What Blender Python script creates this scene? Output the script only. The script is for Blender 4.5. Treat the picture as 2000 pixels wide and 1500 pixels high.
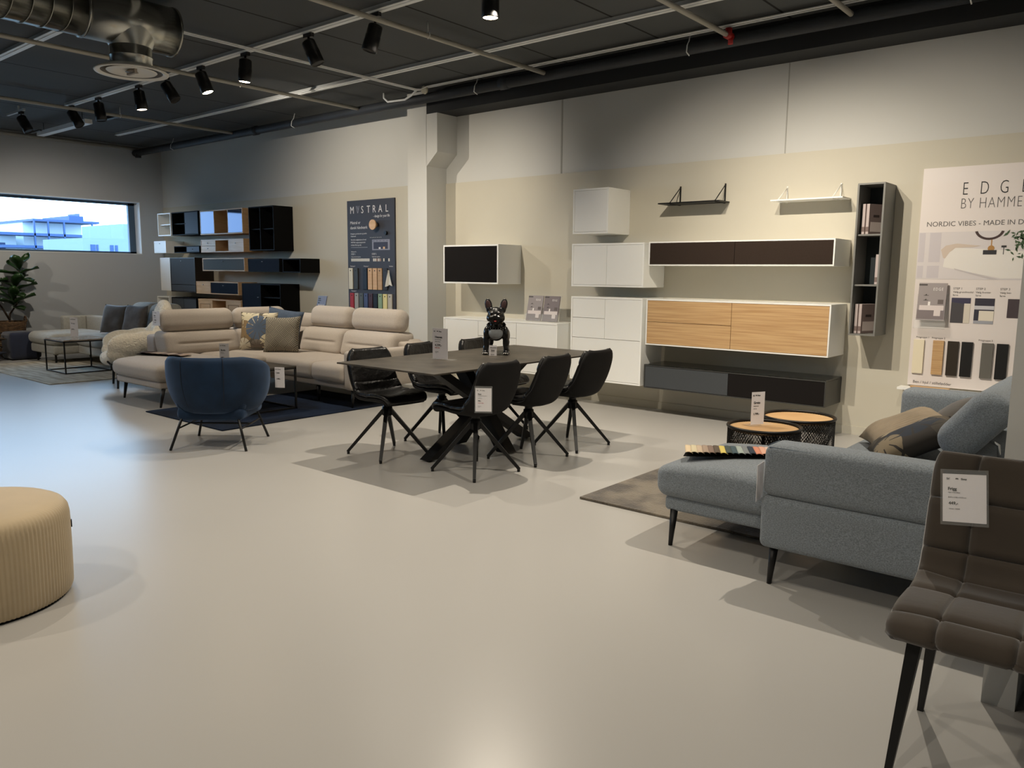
import bpy, bmesh, math, random
from math import sin, cos, pi, radians, sqrt
from mathutils import Vector, Matrix, noise as mnoise

for _o in list(bpy.data.objects):
    bpy.data.objects.remove(_o)
SC = bpy.context.scene
COL = SC.collection
random.seed(7)

# ------------------------------------------------------------------ camera
CAM_H = 1.42
YAW, PIT, ROL, FPX = -0.69646, 0.139083, 0.0094112, 1552.5
fw = Vector((sin(YAW) * cos(PIT), cos(YAW) * cos(PIT), -sin(PIT)))
rt0 = Vector((cos(YAW), -sin(YAW), 0))
up0 = rt0.cross(fw)
rt = rt0 * cos(ROL) + up0 * sin(ROL)
up = -rt0 * sin(ROL) + up0 * cos(ROL)
cam_d = bpy.data.cameras.new('camera')
cam_d.sensor_fit = 'HORIZONTAL'
cam_d.sensor_width = 36.0
cam_d.lens = 36.0 * FPX / 2000.0
cam_d.clip_start = 0.05
cam_d.clip_end = 400
cam = bpy.data.objects.new('camera', cam_d)
COL.objects.link(cam)
cam.matrix_world = Matrix(((rt.x, up.x, -fw.x, 0), (rt.y, up.y, -fw.y, 0), (rt.z, up.z, -fw.z, CAM_H), (0, 0, 0, 1)))
SC.camera = cam

# ------------------------------------------------------------------ light
vs = SC.view_settings
vs.view_transform = 'Standard'
vs.look = 'None'
vs.gamma = 1.0
vs.use_curve_mapping = False
vs.exposure = 0.0
try:
    SC.cycles.use_denoising = True
    SC.cycles.max_bounces = 8
    SC.cycles.diffuse_bounces = 5
    SC.cycles.sample_clamp_indirect = 6.0
except Exception:
    pass
W = bpy.data.worlds.new('sky')
SC.world = W
W.use_nodes = True
bg = W.node_tree.nodes['Background']
bg.inputs[0].default_value = (0.42, 0.68, 1.0, 1)
bg.inputs[1].default_value = 9.5

WARM = (1.0, 0.89, 0.735)
def spot_lamp(x, y, z, tx, ty, tz, power, angle=100, col=WARM, r=0.018, blend=0.9):
    l = bpy.data.lights.new('track_lamp', 'SPOT')
    l.energy = power
    l.color = col
    l.spot_size = radians(angle)
    l.spot_blend = blend
    l.shadow_soft_size = r
    o = bpy.data.objects.new('track_lamp', l)
    COL.objects.link(o)
    o.location = (x, y, z)
    o.rotation_euler = (Vector((tx, ty, tz)) - Vector((x, y, z))).to_track_quat('-Z', 'Y').to_euler()
    return o
LP = 0.87
# the ceiling track over the furniture (its cans are built further down)
for (x, tx, ty, tz, p, ang) in [
        (-12.05, -14.4, 5.6, 0.9, 150, 100), (-10.8, -11.7, 7.2, 1.7, 380, 118), (-9.7, -9.3, 5.4, 0.0, 200, 100),
        (-8.6, -8.7, 7.3, 1.5, 250, 116), (-7.42, -6.1, 3.7, 0.0, 430, 100), (-8.28, -8.0, 4.4, 0.0, 220, 100), (-6.4, -6.1, 7.3, 0.9, 280, 96),
        (-5.35, -5.2, 4.4, 0.0, 190, 110), (-4.05, -4.1, 4.0, 0.0, 320, 125), (-3.0, -3.2, 7.3, 0.9, 290, 90),
        (-2.5, -1.9, 7.3, 0.9, 290, 90), (-1.2, -1.5, 4.6, 0.0, 280, 110)]:
    spot_lamp(x, 4.64, 3.33, tx, ty, tz, p * LP, ang)
# the next two parallel tracks, above and behind the photographer
for (x, y, tx, ty, p) in [(-12.0, 1.7, -14.7, 3.9, 150), (-9.6, 1.7, -9.8, 3.9, 120), (-7.2, 1.7, -6.8, 1.8, 100), (-5.0, 1.7, -4.7, 2.6, 140), (-2.6, 1.7, -2.8, 1.9, 130),
                          (-0.6, 1.4, -1.0, 2.2, 90), (-5.4, -0.4, -4.6, .4, 130), (-3.2, -1.2, -2.8, .3, 170), (-0.8, -1.2, -1.0, .6, 150)]:
    spot_lamp(x, y, 3.33, tx, ty, 0.0, p * LP, 104)

# ------------------------------------------------------------------ helpers
def lin(c):
    out = []
    for v in c[:3]:
        v = v / 255.0
        out.append(v / 12.92 if v <= 0.04045 else ((v + 0.055) / 1.055) ** 2.4)
    return (out[0], out[1], out[2], 1)

def M(name, col, rough=0.6, metal=0.0, spec=0.5, noise=None, bump=None, sheen=0.0, coat=0.0, col2=None, trans=0.0, stretch=None, wave=None, emit=None, alpha=1.0):
    m = bpy.data.materials.new(name)
    m.use_nodes = True
    nt = m.node_tree
    b = nt.nodes['Principled BSDF']
    b.inputs['Base Color'].default_value = lin(col)
    b.inputs['Roughness'].default_value = rough
    b.inputs['Metallic'].default_value = metal
    b.inputs['Specular IOR Level'].default_value = spec
    b.inputs['Sheen Weight'].default_value = sheen
    b.inputs['Coat Weight'].default_value = coat
    b.inputs['Transmission Weight'].default_value = trans
    b.inputs['Alpha'].default_value = alpha
    if emit:
        b.inputs['Emission Color'].default_value = lin(emit[0])
        b.inputs['Emission Strength'].default_value = emit[1]
    tc = nt.nodes.new('ShaderNodeTexCoord')
    src = tc.outputs['Object']
    if stretch:
        mp = nt.nodes.new('ShaderNodeMapping')
        mp.inputs['Scale'].default_value = stretch
        nt.links.new(src, mp.inputs['Vector'])
        src = mp.outputs['Vector']
    if noise or col2:
        n = nt.nodes.new('ShaderNodeTexNoise')
        n.inputs['Scale'].default_value = noise[0] if noise else 20
        n.inputs['Detail'].default_value = noise[2] if noise and len(noise) > 2 else 4
        nt.links.new(src, n.inputs['Vector'])
        mr = nt.nodes.new('ShaderNodeMapRange')
        hr = noise[3] if noise and len(noise) > 3 else .18
        mr.inputs['From Min'].default_value = 0.5 - hr
        mr.inputs['From Max'].default_value = 0.5 + hr
        nt.links.new(n.outputs['Fac'], mr.inputs['Value'])
        mx = nt.nodes.new('ShaderNodeMix')
        mx.data_type = 'RGBA'
        c1 = lin(col)
        if col2:
            c2 = lin(col2)
        else:
            a = noise[1]
            c2 = tuple(max(0, v * (1 - a)) for v in c1[:3]) + (1,)
            c1 = tuple(min(1, v * (1 + a)) for v in c1[:3]) + (1,)
        mx.inputs[6].default_value = c1
        mx.inputs[7].default_value = c2
        nt.links.new(mr.outputs['Result'], mx.inputs[0])
        nt.links.new(mx.outputs[2], b.inputs['Base Color'])
    if bump:
        n2 = nt.nodes.new('ShaderNodeTexNoise')
        n2.inputs['Scale'].default_value = bump[0]
        n2.inputs['Detail'].default_value = bump[3] if len(bump) > 3 else 3
        nt.links.new(src, n2.inputs['Vector'])
        bp = nt.nodes.new('ShaderNodeBump')
        bp.inputs['Strength'].default_value = bump[1]
        bp.inputs['Distance'].default_value = bump[2] if len(bump) > 2 else 0.004
        nt.links.new(n2.outputs['Fac'], bp.inputs['Height'])
        nt.links.new(bp.outputs['Normal'], b.inputs['Normal'])
    if wave:
        wv = nt.nodes.new('ShaderNodeTexWave')
        wv.inputs['Scale'].default_value = wave[0]
        wv.inputs['Distortion'].default_value = wave[1]
        wv.bands_direction = wave[2]
        wv.inputs['Detail'].default_value = 2
        nt.links.new(src, wv.inputs['Vector'])
        bp = nt.nodes.new('ShaderNodeBump')
        bp.inputs['Strength'].default_value = wave[3]
        bp.inputs['Distance'].default_value = wave[4]
        nt.links.new(wv.outputs['Fac'], bp.inputs['Height'])
        nt.links.new(bp.outputs['Normal'], b.inputs['Normal'])
    return m

class MB:
    """collects geometry in world or local metres; build() links it as one mesh object"""
    def __init__(s):
        s.v = []; s.f = []; s.m = []; s.sm = []
    def add(s, vs, fs, mi=0, smooth=False, T=None):
        o = len(s.v)
        for p in vs:
            p = Vector(p)
            s.v.append(T @ p if T else p)
        for f in fs:
            s.f.append([i + o for i in f]); s.m.append(mi); s.sm.append(smooth)
        return s
    def box(s, x0, x1, y0, y1, z0, z1, mi=0, T=None):
        vs = [(x, y, z) for z in (z0, z1) for y in (y0, y1) for x in (x0, x1)]
        fs = [(0, 2, 3, 1), (4, 5, 7, 6), (0, 1, 5, 4), (2, 6, 7, 3), (0, 4, 6, 2), (1, 3, 7, 5)]
        return s.add(vs, fs, mi, False, T)
    def tube(s, pts, r, n=10, mi=0, closed=False, T=None, r2=None, caps=True, sq=False):
        pts = [Vector(p) for p in pts]
        N = len(pts)
        rings = []
        ref = None
        for i, p in enumerate(pts):
            if closed:
                d = (pts[(i + 1) % N] - pts[i - 1]).normalized()
            elif i == 0:
                d = (pts[1] - p).normalized()
            elif i == N - 1:
                d = (p - pts[-2]).normalized()
            else:
                d = ((pts[i + 1] - p).normalized() + (p - pts[i - 1]).normalized()).normalized()
            if ref is None:
                ref = Vector((0, 0, 1)) if abs(d.z) < 0.95 else Vector((1, 0, 0))
            a = d.cross(ref).normalized()
            b = a.cross(d).normalized()
            rr = r if r2 is None else r + (r2 - r) * i / max(1, N - 1)
            if isinstance(r, (list, tuple)):
                rr = r[i]
            ph = pi / 4 if sq else 0
            rings.append([p + a * rr * cos(2 * pi * k / n + ph) + b * rr * sin(2 * pi * k / n + ph) for k in range(n)])
            ref = b
        vs = [v for rg in rings for v in rg]
        fs = []
        for i in range(N if closed else N - 1):
            j = (i + 1) % N
            for k in range(n):
                l = (k + 1) % n
                fs.append((i * n + k, i * n + l, j * n + l, j * n + k))
        if caps and not closed:
            fs.append(tuple(range(n))[::-1]); fs.append(tuple((N - 1) * n + k for k in range(n)))
        return s.add(vs, fs, mi, n > 4, T)
    def cyl(s, c, r, z0, z1, n=32, mi=0, r2=None, T=None, smooth=True):
        r2 = r if r2 is None else r2
        vs = [(c[0] + r * cos(2 * pi * k / n), c[1] + r * sin(2 * pi * k / n), z0) for k in range(n)] + \
             [(c[0] + r2 * cos(2 * pi * k / n), c[1] + r2 * sin(2 * pi * k / n), z1) for k in range(n)]
        s.add(vs, [(k, (k + 1) % n, (k + 1) % n + n, k + n) for k in range(n)], mi, smooth, T)
        s.add(vs, [tuple(range(n))[::-1], tuple(range(n, 2 * n))], mi, False, T)
        return s
    def lathe(s, prof, c=(0, 0), n=40, mi=0, T=None, cap=True):
        vs = [(c[0] + r * cos(2 * pi * k / n), c[1] + r * sin(2 * pi * k / n), z) for r, z in prof for k in range(n)]
        fs = []
        for i in range(len(prof) - 1):
            for k in range(n):
                l = (k + 1) % n
                fs.append((i * n + k, i * n + l, (i + 1) * n + l, (i + 1) * n + k))
        if cap:
            fs.append(tuple(range(n))[::-1]); L = (len(prof) - 1) * n; fs.append(tuple(L + k for k in range(n)))
        return s.add(vs, fs, mi, True, T)
    def prism(s, poly, a0, a1, axis='y', mi=0, T=None, smooth=False):
        n = len(poly)
        def P(u, v, w):
            return {'y': (u, w, v), 'x': (w, u, v), 'z': (u, v, w)}[axis]
        vs = [P(u, v, a0) for u, v in poly] + [P(u, v, a1) for u, v in poly]
        s.add(vs, [(k, (k + 1) % n, (k + 1) % n + n, k + n) for k in range(n)], mi, smooth, T)
        s.add(vs, [tuple(range(n))[::-1], tuple(range(n, 2 * n))], mi, False, T)
        return s
    def soft(s, c, h, r, puff=(0, 0, 0), m=4, k=4, mi=0, T=None, fn=None):
        """rounded, slightly pillowed block: centre c, half sizes h, edge radius r"""
        def ts(hh):
            rr = min(r, hh * 0.999)
            a = [-hh + rr * (1 - cos(pi / 2 * i / k)) for i in range(k)]
            inner = hh - rr
            b = [-inner + 2 * inner * i / m for i in range(m + 1)]
            return a + b + [-v for v in reversed(a)]
        X, Y, Z = ts(h[0]), ts(h[1]), ts(h[2])
        n = len(X)
        def pt(x, y, z):
            p = Vector((x, y, z))
            q = Vector([max(-(hh - min(r, hh * .999)), min(hh - min(r, hh * .999), v)) for v, hh in zip(p, h)])
            d = p - q
            if d.length > 1e-9:
                mx = max(abs(v) for v in d)
                d = d.normalized() * mx if False else d.normalized() * min(r, min(h) * .999)
            p2 = q + d
            u = [v / hh for v, hh in zip(p2, h)]
            w = [(1 - u[1] ** 2) * (1 - u[2] ** 2), (1 - u[0] ** 2) * (1 - u[2] ** 2), (1 - u[0] ** 2) * (1 - u[1] ** 2)]
            p2 = Vector([v + (1 if uu > 0 else -1) * abs(uu) * pf * max(0, ww) for v, uu, pf, ww in zip(p2, u, puff, w)])
            if fn:
                p2 = Vector(fn(p2, u))
            return p2 + Vector(c)
        idx = {}; vs = []; fs = []
        def vid(i, j, l):
            key = (i, j, l)
            if key not in idx:
                idx[key] = len(vs); vs.append(pt(X[i], Y[j], Z[l]))
            return idx[key]
        N = n - 1
        for i in range(N):
            for j in range(N):
                fs.append((vid(i, j, 0), vid(i, j + 1, 0), vid(i + 1, j + 1, 0), vid(i + 1, j, 0)))
                fs.append((vid(i, j, N), vid(i + 1, j, N), vid(i + 1, j + 1, N), vid(i, j + 1, N)))
                fs.append((vid(i, 0, j), vid(i + 1, 0, j), vid(i + 1, 0, j + 1), vid(i, 0, j + 1)))
                fs.append((vid(i, N, j), vid(i, N, j + 1), vid(i + 1, N, j + 1), vid(i + 1, N, j)))
                fs.append((vid(0, i, j), vid(0, i, j + 1), vid(0, i + 1, j + 1), vid(0, i + 1, j)))
                fs.append((vid(N, i, j), vid(N, i + 1, j), vid(N, i + 1, j + 1), vid(N, i, j + 1)))
        return s.add(vs, fs, mi, True, T)
    def grid(s, fn, nu, nv, mi=0, T=None, smooth=True):
        vs = [fn(i / nu, j / nv) for i in range(nu + 1) for j in range(nv + 1)]
        fs = [(i * (nv + 1) + j, (i + 1) * (nv + 1) + j, (i + 1) * (nv + 1) + j + 1, i * (nv + 1) + j + 1) for i in range(nu) for j in range(nv)]
        return s.add(vs, fs, mi, smooth, T)
    def slab(s, fn, th, nu, nv, mi=0, T=None):
        """surface fn(u,v) thickened by th (number or function) along its normal, rim closed and rounded"""
        P = [[Vector(fn(i / nu, j / nv)) for j in range(nv + 1)] for i in range(nu + 1)]
        def nrm(i, j):
            a = P[min(nu, i + 1)][j] - P[max(0, i - 1)][j]
            b = P[i][min(nv, j + 1)] - P[i][max(0, j - 1)]
            return a.cross(b).normalized()
        vs = []
        for sgn in (0.5, -0.5):
            for i in range(nu + 1):
                for j in range(nv + 1):
                    t = th(i / nu, j / nv) if callable(th) else th
                    e = min(i, nu - i, j, nv - j)
                    if e == 0:
                        t *= 0.45
                    vs.append(P[i][j] + nrm(i, j) * t * sgn)
        W_ = nv + 1; L = (nu + 1) * W_
        fs = []
        for i in range(nu):
            for j in range(nv):
                a = i * W_ + j
                fs.append((a, a + W_, a + W_ + 1, a + 1))
                fs.append((a + L, a + 1 + L, a + W_ + 1 + L, a + W_ + L))
        rim = [j for j in range(W_)] + [i * W_ + nv for i in range(1, nu + 1)] + [nu * W_ + j for j in range(nv - 1, -1, -1)] + [i * W_ for i in range(nu - 1, 0, -1)]
        for k in range(len(rim)):
            a, b = rim[k], rim[(k + 1) % len(rim)]
            fs.append((a, b, b + L, a + L))
        return s.add(vs, fs, mi, True, T)
    def text(s, txt, size, x, y, z, mi=0, rot=(pi / 2, 0, 0), align='LEFT', sx=1.0, bold=0.0, spacing=1.0, ext=0.0004, T=None):
        cu = bpy.data.curves.new('t', 'FONT')
        cu.body = txt; cu.size = size; cu.align_x = align; cu.extrude = ext; cu.offset = bold; cu.space_character = spacing
        cu.resolution_u = 3
        o = bpy.data.objects.new('t', cu)
        COL.objects.link(o)
        dg = bpy.context.evaluated_depsgraph_get()
        dg.update()
        me = bpy.data.meshes.new_from_object(o.evaluated_get(dg))
        R = Matrix.Translation((x, y, z)) @ Matrix.Rotation(rot[2], 4, 'Z') @ Matrix.Rotation(rot[1], 4, 'Y') @ Matrix.Rotation(rot[0], 4, 'X') @ Matrix.Diagonal((sx, 1, 1, 1))
        if T:
            R = T @ R
        s.add([v.co[:] for v in me.vertices], [tuple(p.vertices) for p in me.polygons], mi, False, R)
        bpy.data.objects.remove(o); bpy.data.curves.remove(cu); bpy.data.meshes.remove(me)
        return s
    def build(s, name, mats, parent=None, world=True, label=None, bevel=0, subdiv=0, remesh=0, smooth_it=0):
        me = bpy.data.meshes.new(name)
        off = Vector((0, 0, 0))
        if parent is not None and world:
            p = parent
            while p is not None:
                off = off + p.location; p = p.parent
        me.from_pydata([tuple(v - off) for v in s.v], [], s.f)
        if not isinstance(mats, (list, tuple)):
            mats = [mats]
        for m in mats:
            me.materials.append(m)
        me.polygons.foreach_set('material_index', s.m)
        me.polygons.foreach_set('use_smooth', s.sm)
        me.update()
        bm = bmesh.new(); bm.from_mesh(me)
        bmesh.ops.remove_doubles(bm, verts=bm.verts, dist=1e-5)
        bmesh.ops.recalc_face_normals(bm, faces=bm.faces)
        bm.to_mesh(me); bm.free()
        o = bpy.data.objects.new(name, me)
        COL.objects.link(o)
        if parent is not None:
            o.parent = parent
        if label:
            o['label'] = label
        if bevel or subdiv or remesh:
            if remesh:
                md = o.modifiers.new('r', 'REMESH'); md.mode = 'VOXEL'; md.voxel_size = remesh; md.use_smooth_shade = True
                if smooth_it:
                    md = o.modifiers.new('s', 'SMOOTH'); md.factor = 0.5; md.iterations = smooth_it
            if bevel:
                md = o.modifiers.new('b', 'BEVEL'); md.width = bevel; md.segments = 2; md.limit_method = 'ANGLE'; md.angle_limit = radians(40)
            if subdiv:
                md = o.modifiers.new('u', 'SUBSURF'); md.levels = subdiv; md.render_levels = subdiv
            dg = bpy.context.evaluated_depsgraph_get(); dg.update()
            me2 = bpy.data.meshes.new_from_object(o.evaluated_get(dg))
            o.modifiers.clear()
            o.data = me2
            bpy.data.meshes.remove(me)
            me2.name = name
        return o

def thing(name, label, cat, loc=(0, 0, 0), rz=0, group=None):
    o = bpy.data.objects.new(name, None)
    COL.objects.link(o)
    o.empty_display_size = 0.1
    o.location = loc
    o.rotation_euler = (0, 0, rz)
    o['label'] = label; o['category'] = cat
    if group:
        o['group'] = group
    return o
def tag(o, label, cat, group=None, kind=None):
    o['label'] = label; o['category'] = cat
    if group:
        o['group'] = group
    if kind:
        o['kind'] = kind
    return o
def struct(name, mb, mats, **k):
    o = mb.build(name, mats, **k)
    if o.parent is None:
        o['kind'] = 'structure'
    return o
def dup(root, loc, rz, label, group=None):
    r = root.copy(); COL.objects.link(r); r.location = loc; r.rotation_euler = (0, 0, rz)
    r['label'] = label
    if group:
        r['group'] = group
    for ch in list(root.children):
        c = ch.copy(); COL.objects.link(c); c.parent = r
        for g in list(ch.children):
            d = g.copy(); COL.objects.link(d); d.parent = c
    return r
def RT(loc, rz=0, rx=0, ry=0):
    return Matrix.Translation(loc) @ Matrix.Rotation(rz, 4, 'Z') @ Matrix.Rotation(ry, 4, 'Y') @ Matrix.Rotation(rx, 4, 'X')
# ------------------------------------------------------------------ materials
m_white = M('white_lacquer', (236, 236, 232), 0.45)
m_white_edge = M('white_edge', (244, 244, 240), 0.4)
m_blackfab = M('black_speaker_fabric', (24, 21, 20), 0.95, spec=0.2, noise=(300, .3), bump=(400, .4, .001))
m_brownfab = M('brown_speaker_fabric', (52, 42, 36), 0.95, spec=0.2, noise=(300, .25), bump=(400, .4, .001))
m_oak = M('oak_veneer', (203, 168, 122), 0.5, noise=(2.0, .15, 8, .15), col2=(180, 142, 98), stretch=(1.0, 1, 34))
m_oakL = M('pale_oak', (222, 184, 140), 0.5, noise=(2, .1, 5), col2=(206, 164, 118), stretch=(1.5, 3, 14))
m_walnut = M('brown_wood', (120, 78, 42), 0.5, noise=(2, .1, 5), col2=(96, 60, 32), stretch=(3, 3, 14))
m_grey = M('grey_lacquer', (94, 96, 94), 0.75, spec=.15)
m_grey2 = M('mid_grey_lacquer', (70, 73, 76), 0.75, spec=.15)
m_bluegrey = M('blue_grey_lacquer', (104, 116, 130), 0.75, spec=.15)
m_navy = M('navy_lacquer', (15, 21, 34), 0.75, spec=.1)
m_black = M('black_lacquer', (9, 9, 10), 0.65, spec=.12)
m_blackm = M('black_metal', (14, 14, 15), 0.42, metal=0.2)
m_blackglass = M('black_glass', (20, 22, 22), 0.06, spec=0.6)
m_alu = M('aluminium', (170, 172, 172), 0.35, metal=0.8)
m_chrome = M('chrome', (220, 220, 220), 0.12, metal=1.0)
m_wall = M('white_wall_paint', (205, 205, 201), 0.85, spec=0.2, bump=(40, .06, .002))
m_wallL = M('grey_white_wall_paint', (186, 189, 192), 0.85, spec=0.2, bump=(40, .06, .002))
m_panel = M('greige_panel_paint', (200, 195, 180), 0.8, spec=0.2, noise=(1.2, .02), bump=(60, .04, .002))
m_paper = M('white_card', (238, 234, 236), 0.35)
m_ink = M('black_ink', (20, 20, 22), 0.6)
m_inkg = M('grey_ink', (95, 92, 92), 0.6)
m_red = M('red_ink', (196, 40, 46), 0.6)
m_acryl = M('clear_acrylic', (245, 248, 248), 0.05, trans=0.0, alpha=0.08, spec=0.5)
m_leather = M('black_leather', (17, 16, 16), 0.36, spec=0.5, bump=(22, .7, .012, 6))
m_blackshell = M('black_matt_fabric', (22, 21, 21), 0.8, spec=0.25, bump=(220, .35, .0015))

# ------------------------------------------------------------------ room
XL, XR, YB, YF, ZC = -14.75, 4.0, 7.43, -6.0, 3.62

# floor: pale grey poured floor with a satin gloss
m_floor = M('poured_floor', (172, 170, 166), 0.29, spec=0.5, noise=(0.5, .025, 3), bump=(1.1, .05, .004, 2))
fl = struct('floor', MB().box(XL - 0.3, XR + 0.2, YF - 0.2, YB + 0.3, -0.12, 0.0), m_floor)

# ceiling: dark panels, seams every 1.2 m
m_ceil = bpy.data.materials.new('dark_ceiling_panels'); m_ceil.use_nodes = True
nt = m_ceil.node_tree; b = nt.nodes['Principled BSDF']
b.inputs['Roughness'].default_value = 0.8
b.inputs['Specular IOR Level'].default_value = 0.3
tc = nt.nodes.new('ShaderNodeTexCoord'); sx = nt.nodes.new('ShaderNodeSeparateXYZ')
nt.links.new(tc.outputs['Object'], sx.inputs[0])
md = nt.nodes.new('ShaderNodeMath'); md.operation = 'ADD'; md.inputs[1].default_value = 24 * 1.2 + 2.71 + 0.0
nt.links.new(sx.outputs[0], md.inputs[0])
md2 = nt.nodes.new('ShaderNodeMath'); md2.operation = 'MODULO'; md2.inputs[1].default_value = 1.195
nt.links.new(md.outputs[0], md2.inputs[0])
md3 = nt.nodes.new('ShaderNodeMath'); md3.operation = 'LESS_THAN'; md3.inputs[1].default_value = 0.022
nt.links.new(md2.outputs[0], md3.inputs[0])
nz = nt.nodes.new('ShaderNodeTexNoise'); nz.inputs['Scale'].default_value = 0.8; nz.inputs['Detail'].default_value = 5
nt.links.new(tc.outputs['Object'], nz.inputs['Vector'])
mx0 = nt.nodes.new('ShaderNodeMix'); mx0.data_type = 'RGBA'
mx0.inputs[6].default_value = lin((70, 73, 75)); mx0.inputs[7].default_value = lin((90, 92, 92))
nt.links.new(nz.outputs['Fac'], mx0.inputs[0])
mx = nt.nodes.new('ShaderNodeMix'); mx.data_type = 'RGBA'
mx.inputs[7].default_value = lin((14, 14, 16))
nt.links.new(md3.outputs[0], mx.inputs[0]); nt.links.new(mx0.outputs[2], mx.inputs[6]); nt.links.new(mx.outputs[2], b.inputs['Base Color'])
ceil = struct('ceiling', MB().box(XL - 0.3, XR + 0.2, YF - 0.2, YB + 0.3, ZC, ZC + 0.15), m_ceil)

struct('wall_back', MB().box(XL - 0.3, XR + 0.2, YB, YB + 0.3, 0, ZC), m_wall)
# left wall with the long window opening
WY0, WY1, WZ0, WZ1 = -1.2, 6.99, 1.69, 2.63
wl = MB()
wl.box(XL - 0.3, XL, YF, YB, 0, WZ0).box(XL - 0.3, XL, YF, YB, WZ1, ZC).box(XL - 0.3, XL, YF, WY0, WZ0, WZ1).box(XL - 0.3, XL, WY1, YB, WZ0, WZ1)
struct('wall_left', wl, m_wallL)
struct('wall_front', MB().box(XL - 0.3, XR + 0.2, YF - 0.2, YF, 0, ZC), m_wall)
struct('wall_right', MB().box(XR, XR + 0.2, YF, YB, 0, ZC), m_wall)

# painted wall lining, either side of the pillar
pn = MB().box(XL, -7.69, YB - 0.012, YB, 0.0, 2.555).box(-7.335, XR, YB - 0.012, YB, 0.0, 2.535)
struct('wall_lining', pn, m_panel)
struct('baseboard_back', MB().box(-7.335, XR, YB - 0.028, YB - 0.012, 0.0, 0.075).box(XL, -7.69, YB - 0.028, YB - 0.012, 0.0, 0.075), m_panel)
struct('baseboard_left', MB().box(XL, XL + 0.014, YF, YB, 0.0, 0.075), m_wallL)
# joints between the upper wall sheets
struct('trim_1', MB().box(-5.525, -5.505, YB - 0.004, YB, 2.535, 3.34).box(-2.95, -2.94, YB - 0.003, YB, 2.535, 3.34), M('joint_strip', (165, 164, 158), .8))

# pillar with the corbel that carries the beam
pl = MB().box(-7.68, -7.336, 7.082, YB, 0, ZC)
pl.prism([(-7.34, 2.715), (-7.15, 2.88), (-7.15, 3.34), (-7.34, 3.34)], 7.082, YB, 'y')
struct('wall_pillar', pl, m_wall)
struct('ceiling_beam', MB().box(-7.335, XR, 7.084, YB, 3.342, ZC), M('dark_beam_paint', (38, 40, 42), .8))

# partition end at the right
struct('wall_partition', MB().box(-0.39, -0.292, 2.95, YB, 0, ZC), m_wall)

# window
m_frame = M('window_frame_grey_blue', (70, 92, 112), .5)
m_reveal = M('window_reveal_white', (225, 228, 230), .5)
wt = MB()
for (a, b_, c, d) in [(WY0, WY1, WZ0, WZ0 + .012), (WY0, WY1, WZ1 - .012, WZ1), (WY1 - .012, WY1, WZ0, WZ1), (WY0, WY0 + .012, WZ0, WZ1)]:
    wt.box(XL - 0.2, XL + 0.004, a, b_, c, d)
wframe = MB()
t = .045
for (a, b_, c, d) in [(WY0, WY1, WZ0 + .012, WZ0 + t), (WY0, WY1, WZ1 - t - .01, WZ1 - .012), (WY1 - t - .08, WY1 - .012, WZ0, WZ1), (WY0, WY0 + t, WZ0, WZ1), (2.9, 2.98, WZ0, WZ1)]:
    wframe.box(XL - 0.27, XL - 0.2, a, b_, c, d)
w1 = struct('window_1', wframe, m_frame)
wr = wt.build('window_reveal', m_reveal, w1)
m_glass = bpy.data.materials.new('window_glass'); m_glass.use_nodes = True
nt = m_glass.node_tree; nt.nodes.clear()
out = nt.nodes.new('ShaderNodeOutputMaterial'); tr = nt.nodes.new('ShaderNodeBsdfTransparent'); gl = nt.nodes.new('ShaderNodeBsdfGlossy'); ms = nt.nodes.new('ShaderNodeMixShader'); fr = nt.nodes.new('ShaderNodeFresnel')
fr.inputs[0].default_value = 1.3; gl.inputs['Roughness'].default_value = 0.02
nt.links.new(fr.outputs[0], ms.inputs[0]); nt.links.new(tr.outputs[0], ms.inputs[1]); nt.links.new(gl.outputs[0], ms.inputs[2]); nt.links.new(ms.outputs[0], out.inputs[0])
MB().box(XL - 0.24, XL - 0.232, WY0 + .02, WY1 - .02, WZ0 + .02, WZ1 - .02).build('window_pane', m_glass, w1)

# outside: pale buildings across the road
m_bld = M('pale_render', (190, 205, 214), .8)
m_blu = M('blue_grey_metal', (34, 62, 104), .6)
m_gnd = M('pale_ground', (90, 95, 95), .9)
struct('ground_outside', MB().box(-140, XL - 1.0, -60, 90, -0.6, -0.5), m_gnd)
def balcony_building():
    X = -62.0
    t = thing('apartment_building', 'pale building with open blue-edged balcony storeys seen through the window', 'building', (X, 22, -0.5))
    MB().box(X - 9, X - 2.2, 21.9, 25.9, -0.5, 4.7).build('wall', m_bld, t)
    MB().box(X - 10, X, 21.82, 26.3, 4.70, 4.86).box(X - 6, X - 1, 24.6, 25.6, 4.86, 5.25).box(X - 3, X - 1, 25.3, 25.34, 5.25, 5.45).build('roof', m_blu, t)
    for (a, b_, z) in ((19.6, 26.2, 3.68), (19.8, 24.5, 2.82), (19.8, 26.2, 1.2)):
        sl = MB().box(X - 2, X, a, b_, z, z + .18)
        sl.build('balcony_slab', m_blu, t)
    for y in (21.85, 22.75, 23.8, 25.75):
        MB().box(X - .12, X, y, y + .1, -0.5, 4.7).build('column', m_blu, t)
    return t
balcony_building()
t = thing('office_building', 'plain pale building right of the balconies with small dark windows, outside', 'building', (-50, 22, -0.5))
MB().box(-56, -50, 20.2, 25, -0.5, 3.22).box(-56, -50, 22.6, 25, 3.22, 4.16).build('wall', M('white_blue_render', (112, 128, 142), .8), t)
for (a, b_) in ((20.62, 20.9), (20.96, 21.06), (21.75, 21.95), (22.05, 22.2)):
    MB().box(-50.02, -49.96, a, b_, 2.4, 2.85).build('window', m_blu, t)
t = thing('low_building', 'low white building with flat blue roof at left edge of the window view', 'building', (-64, 16, -0.5))
MB().box(-70, -64.2, 12, 21.4, -0.5, 3.75).build('wall', m_bld, t)
MB().box(-70.2, -64.1, 11.8, 21.5, 3.75, 3.95).build('roof', m_blu, t)
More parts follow.
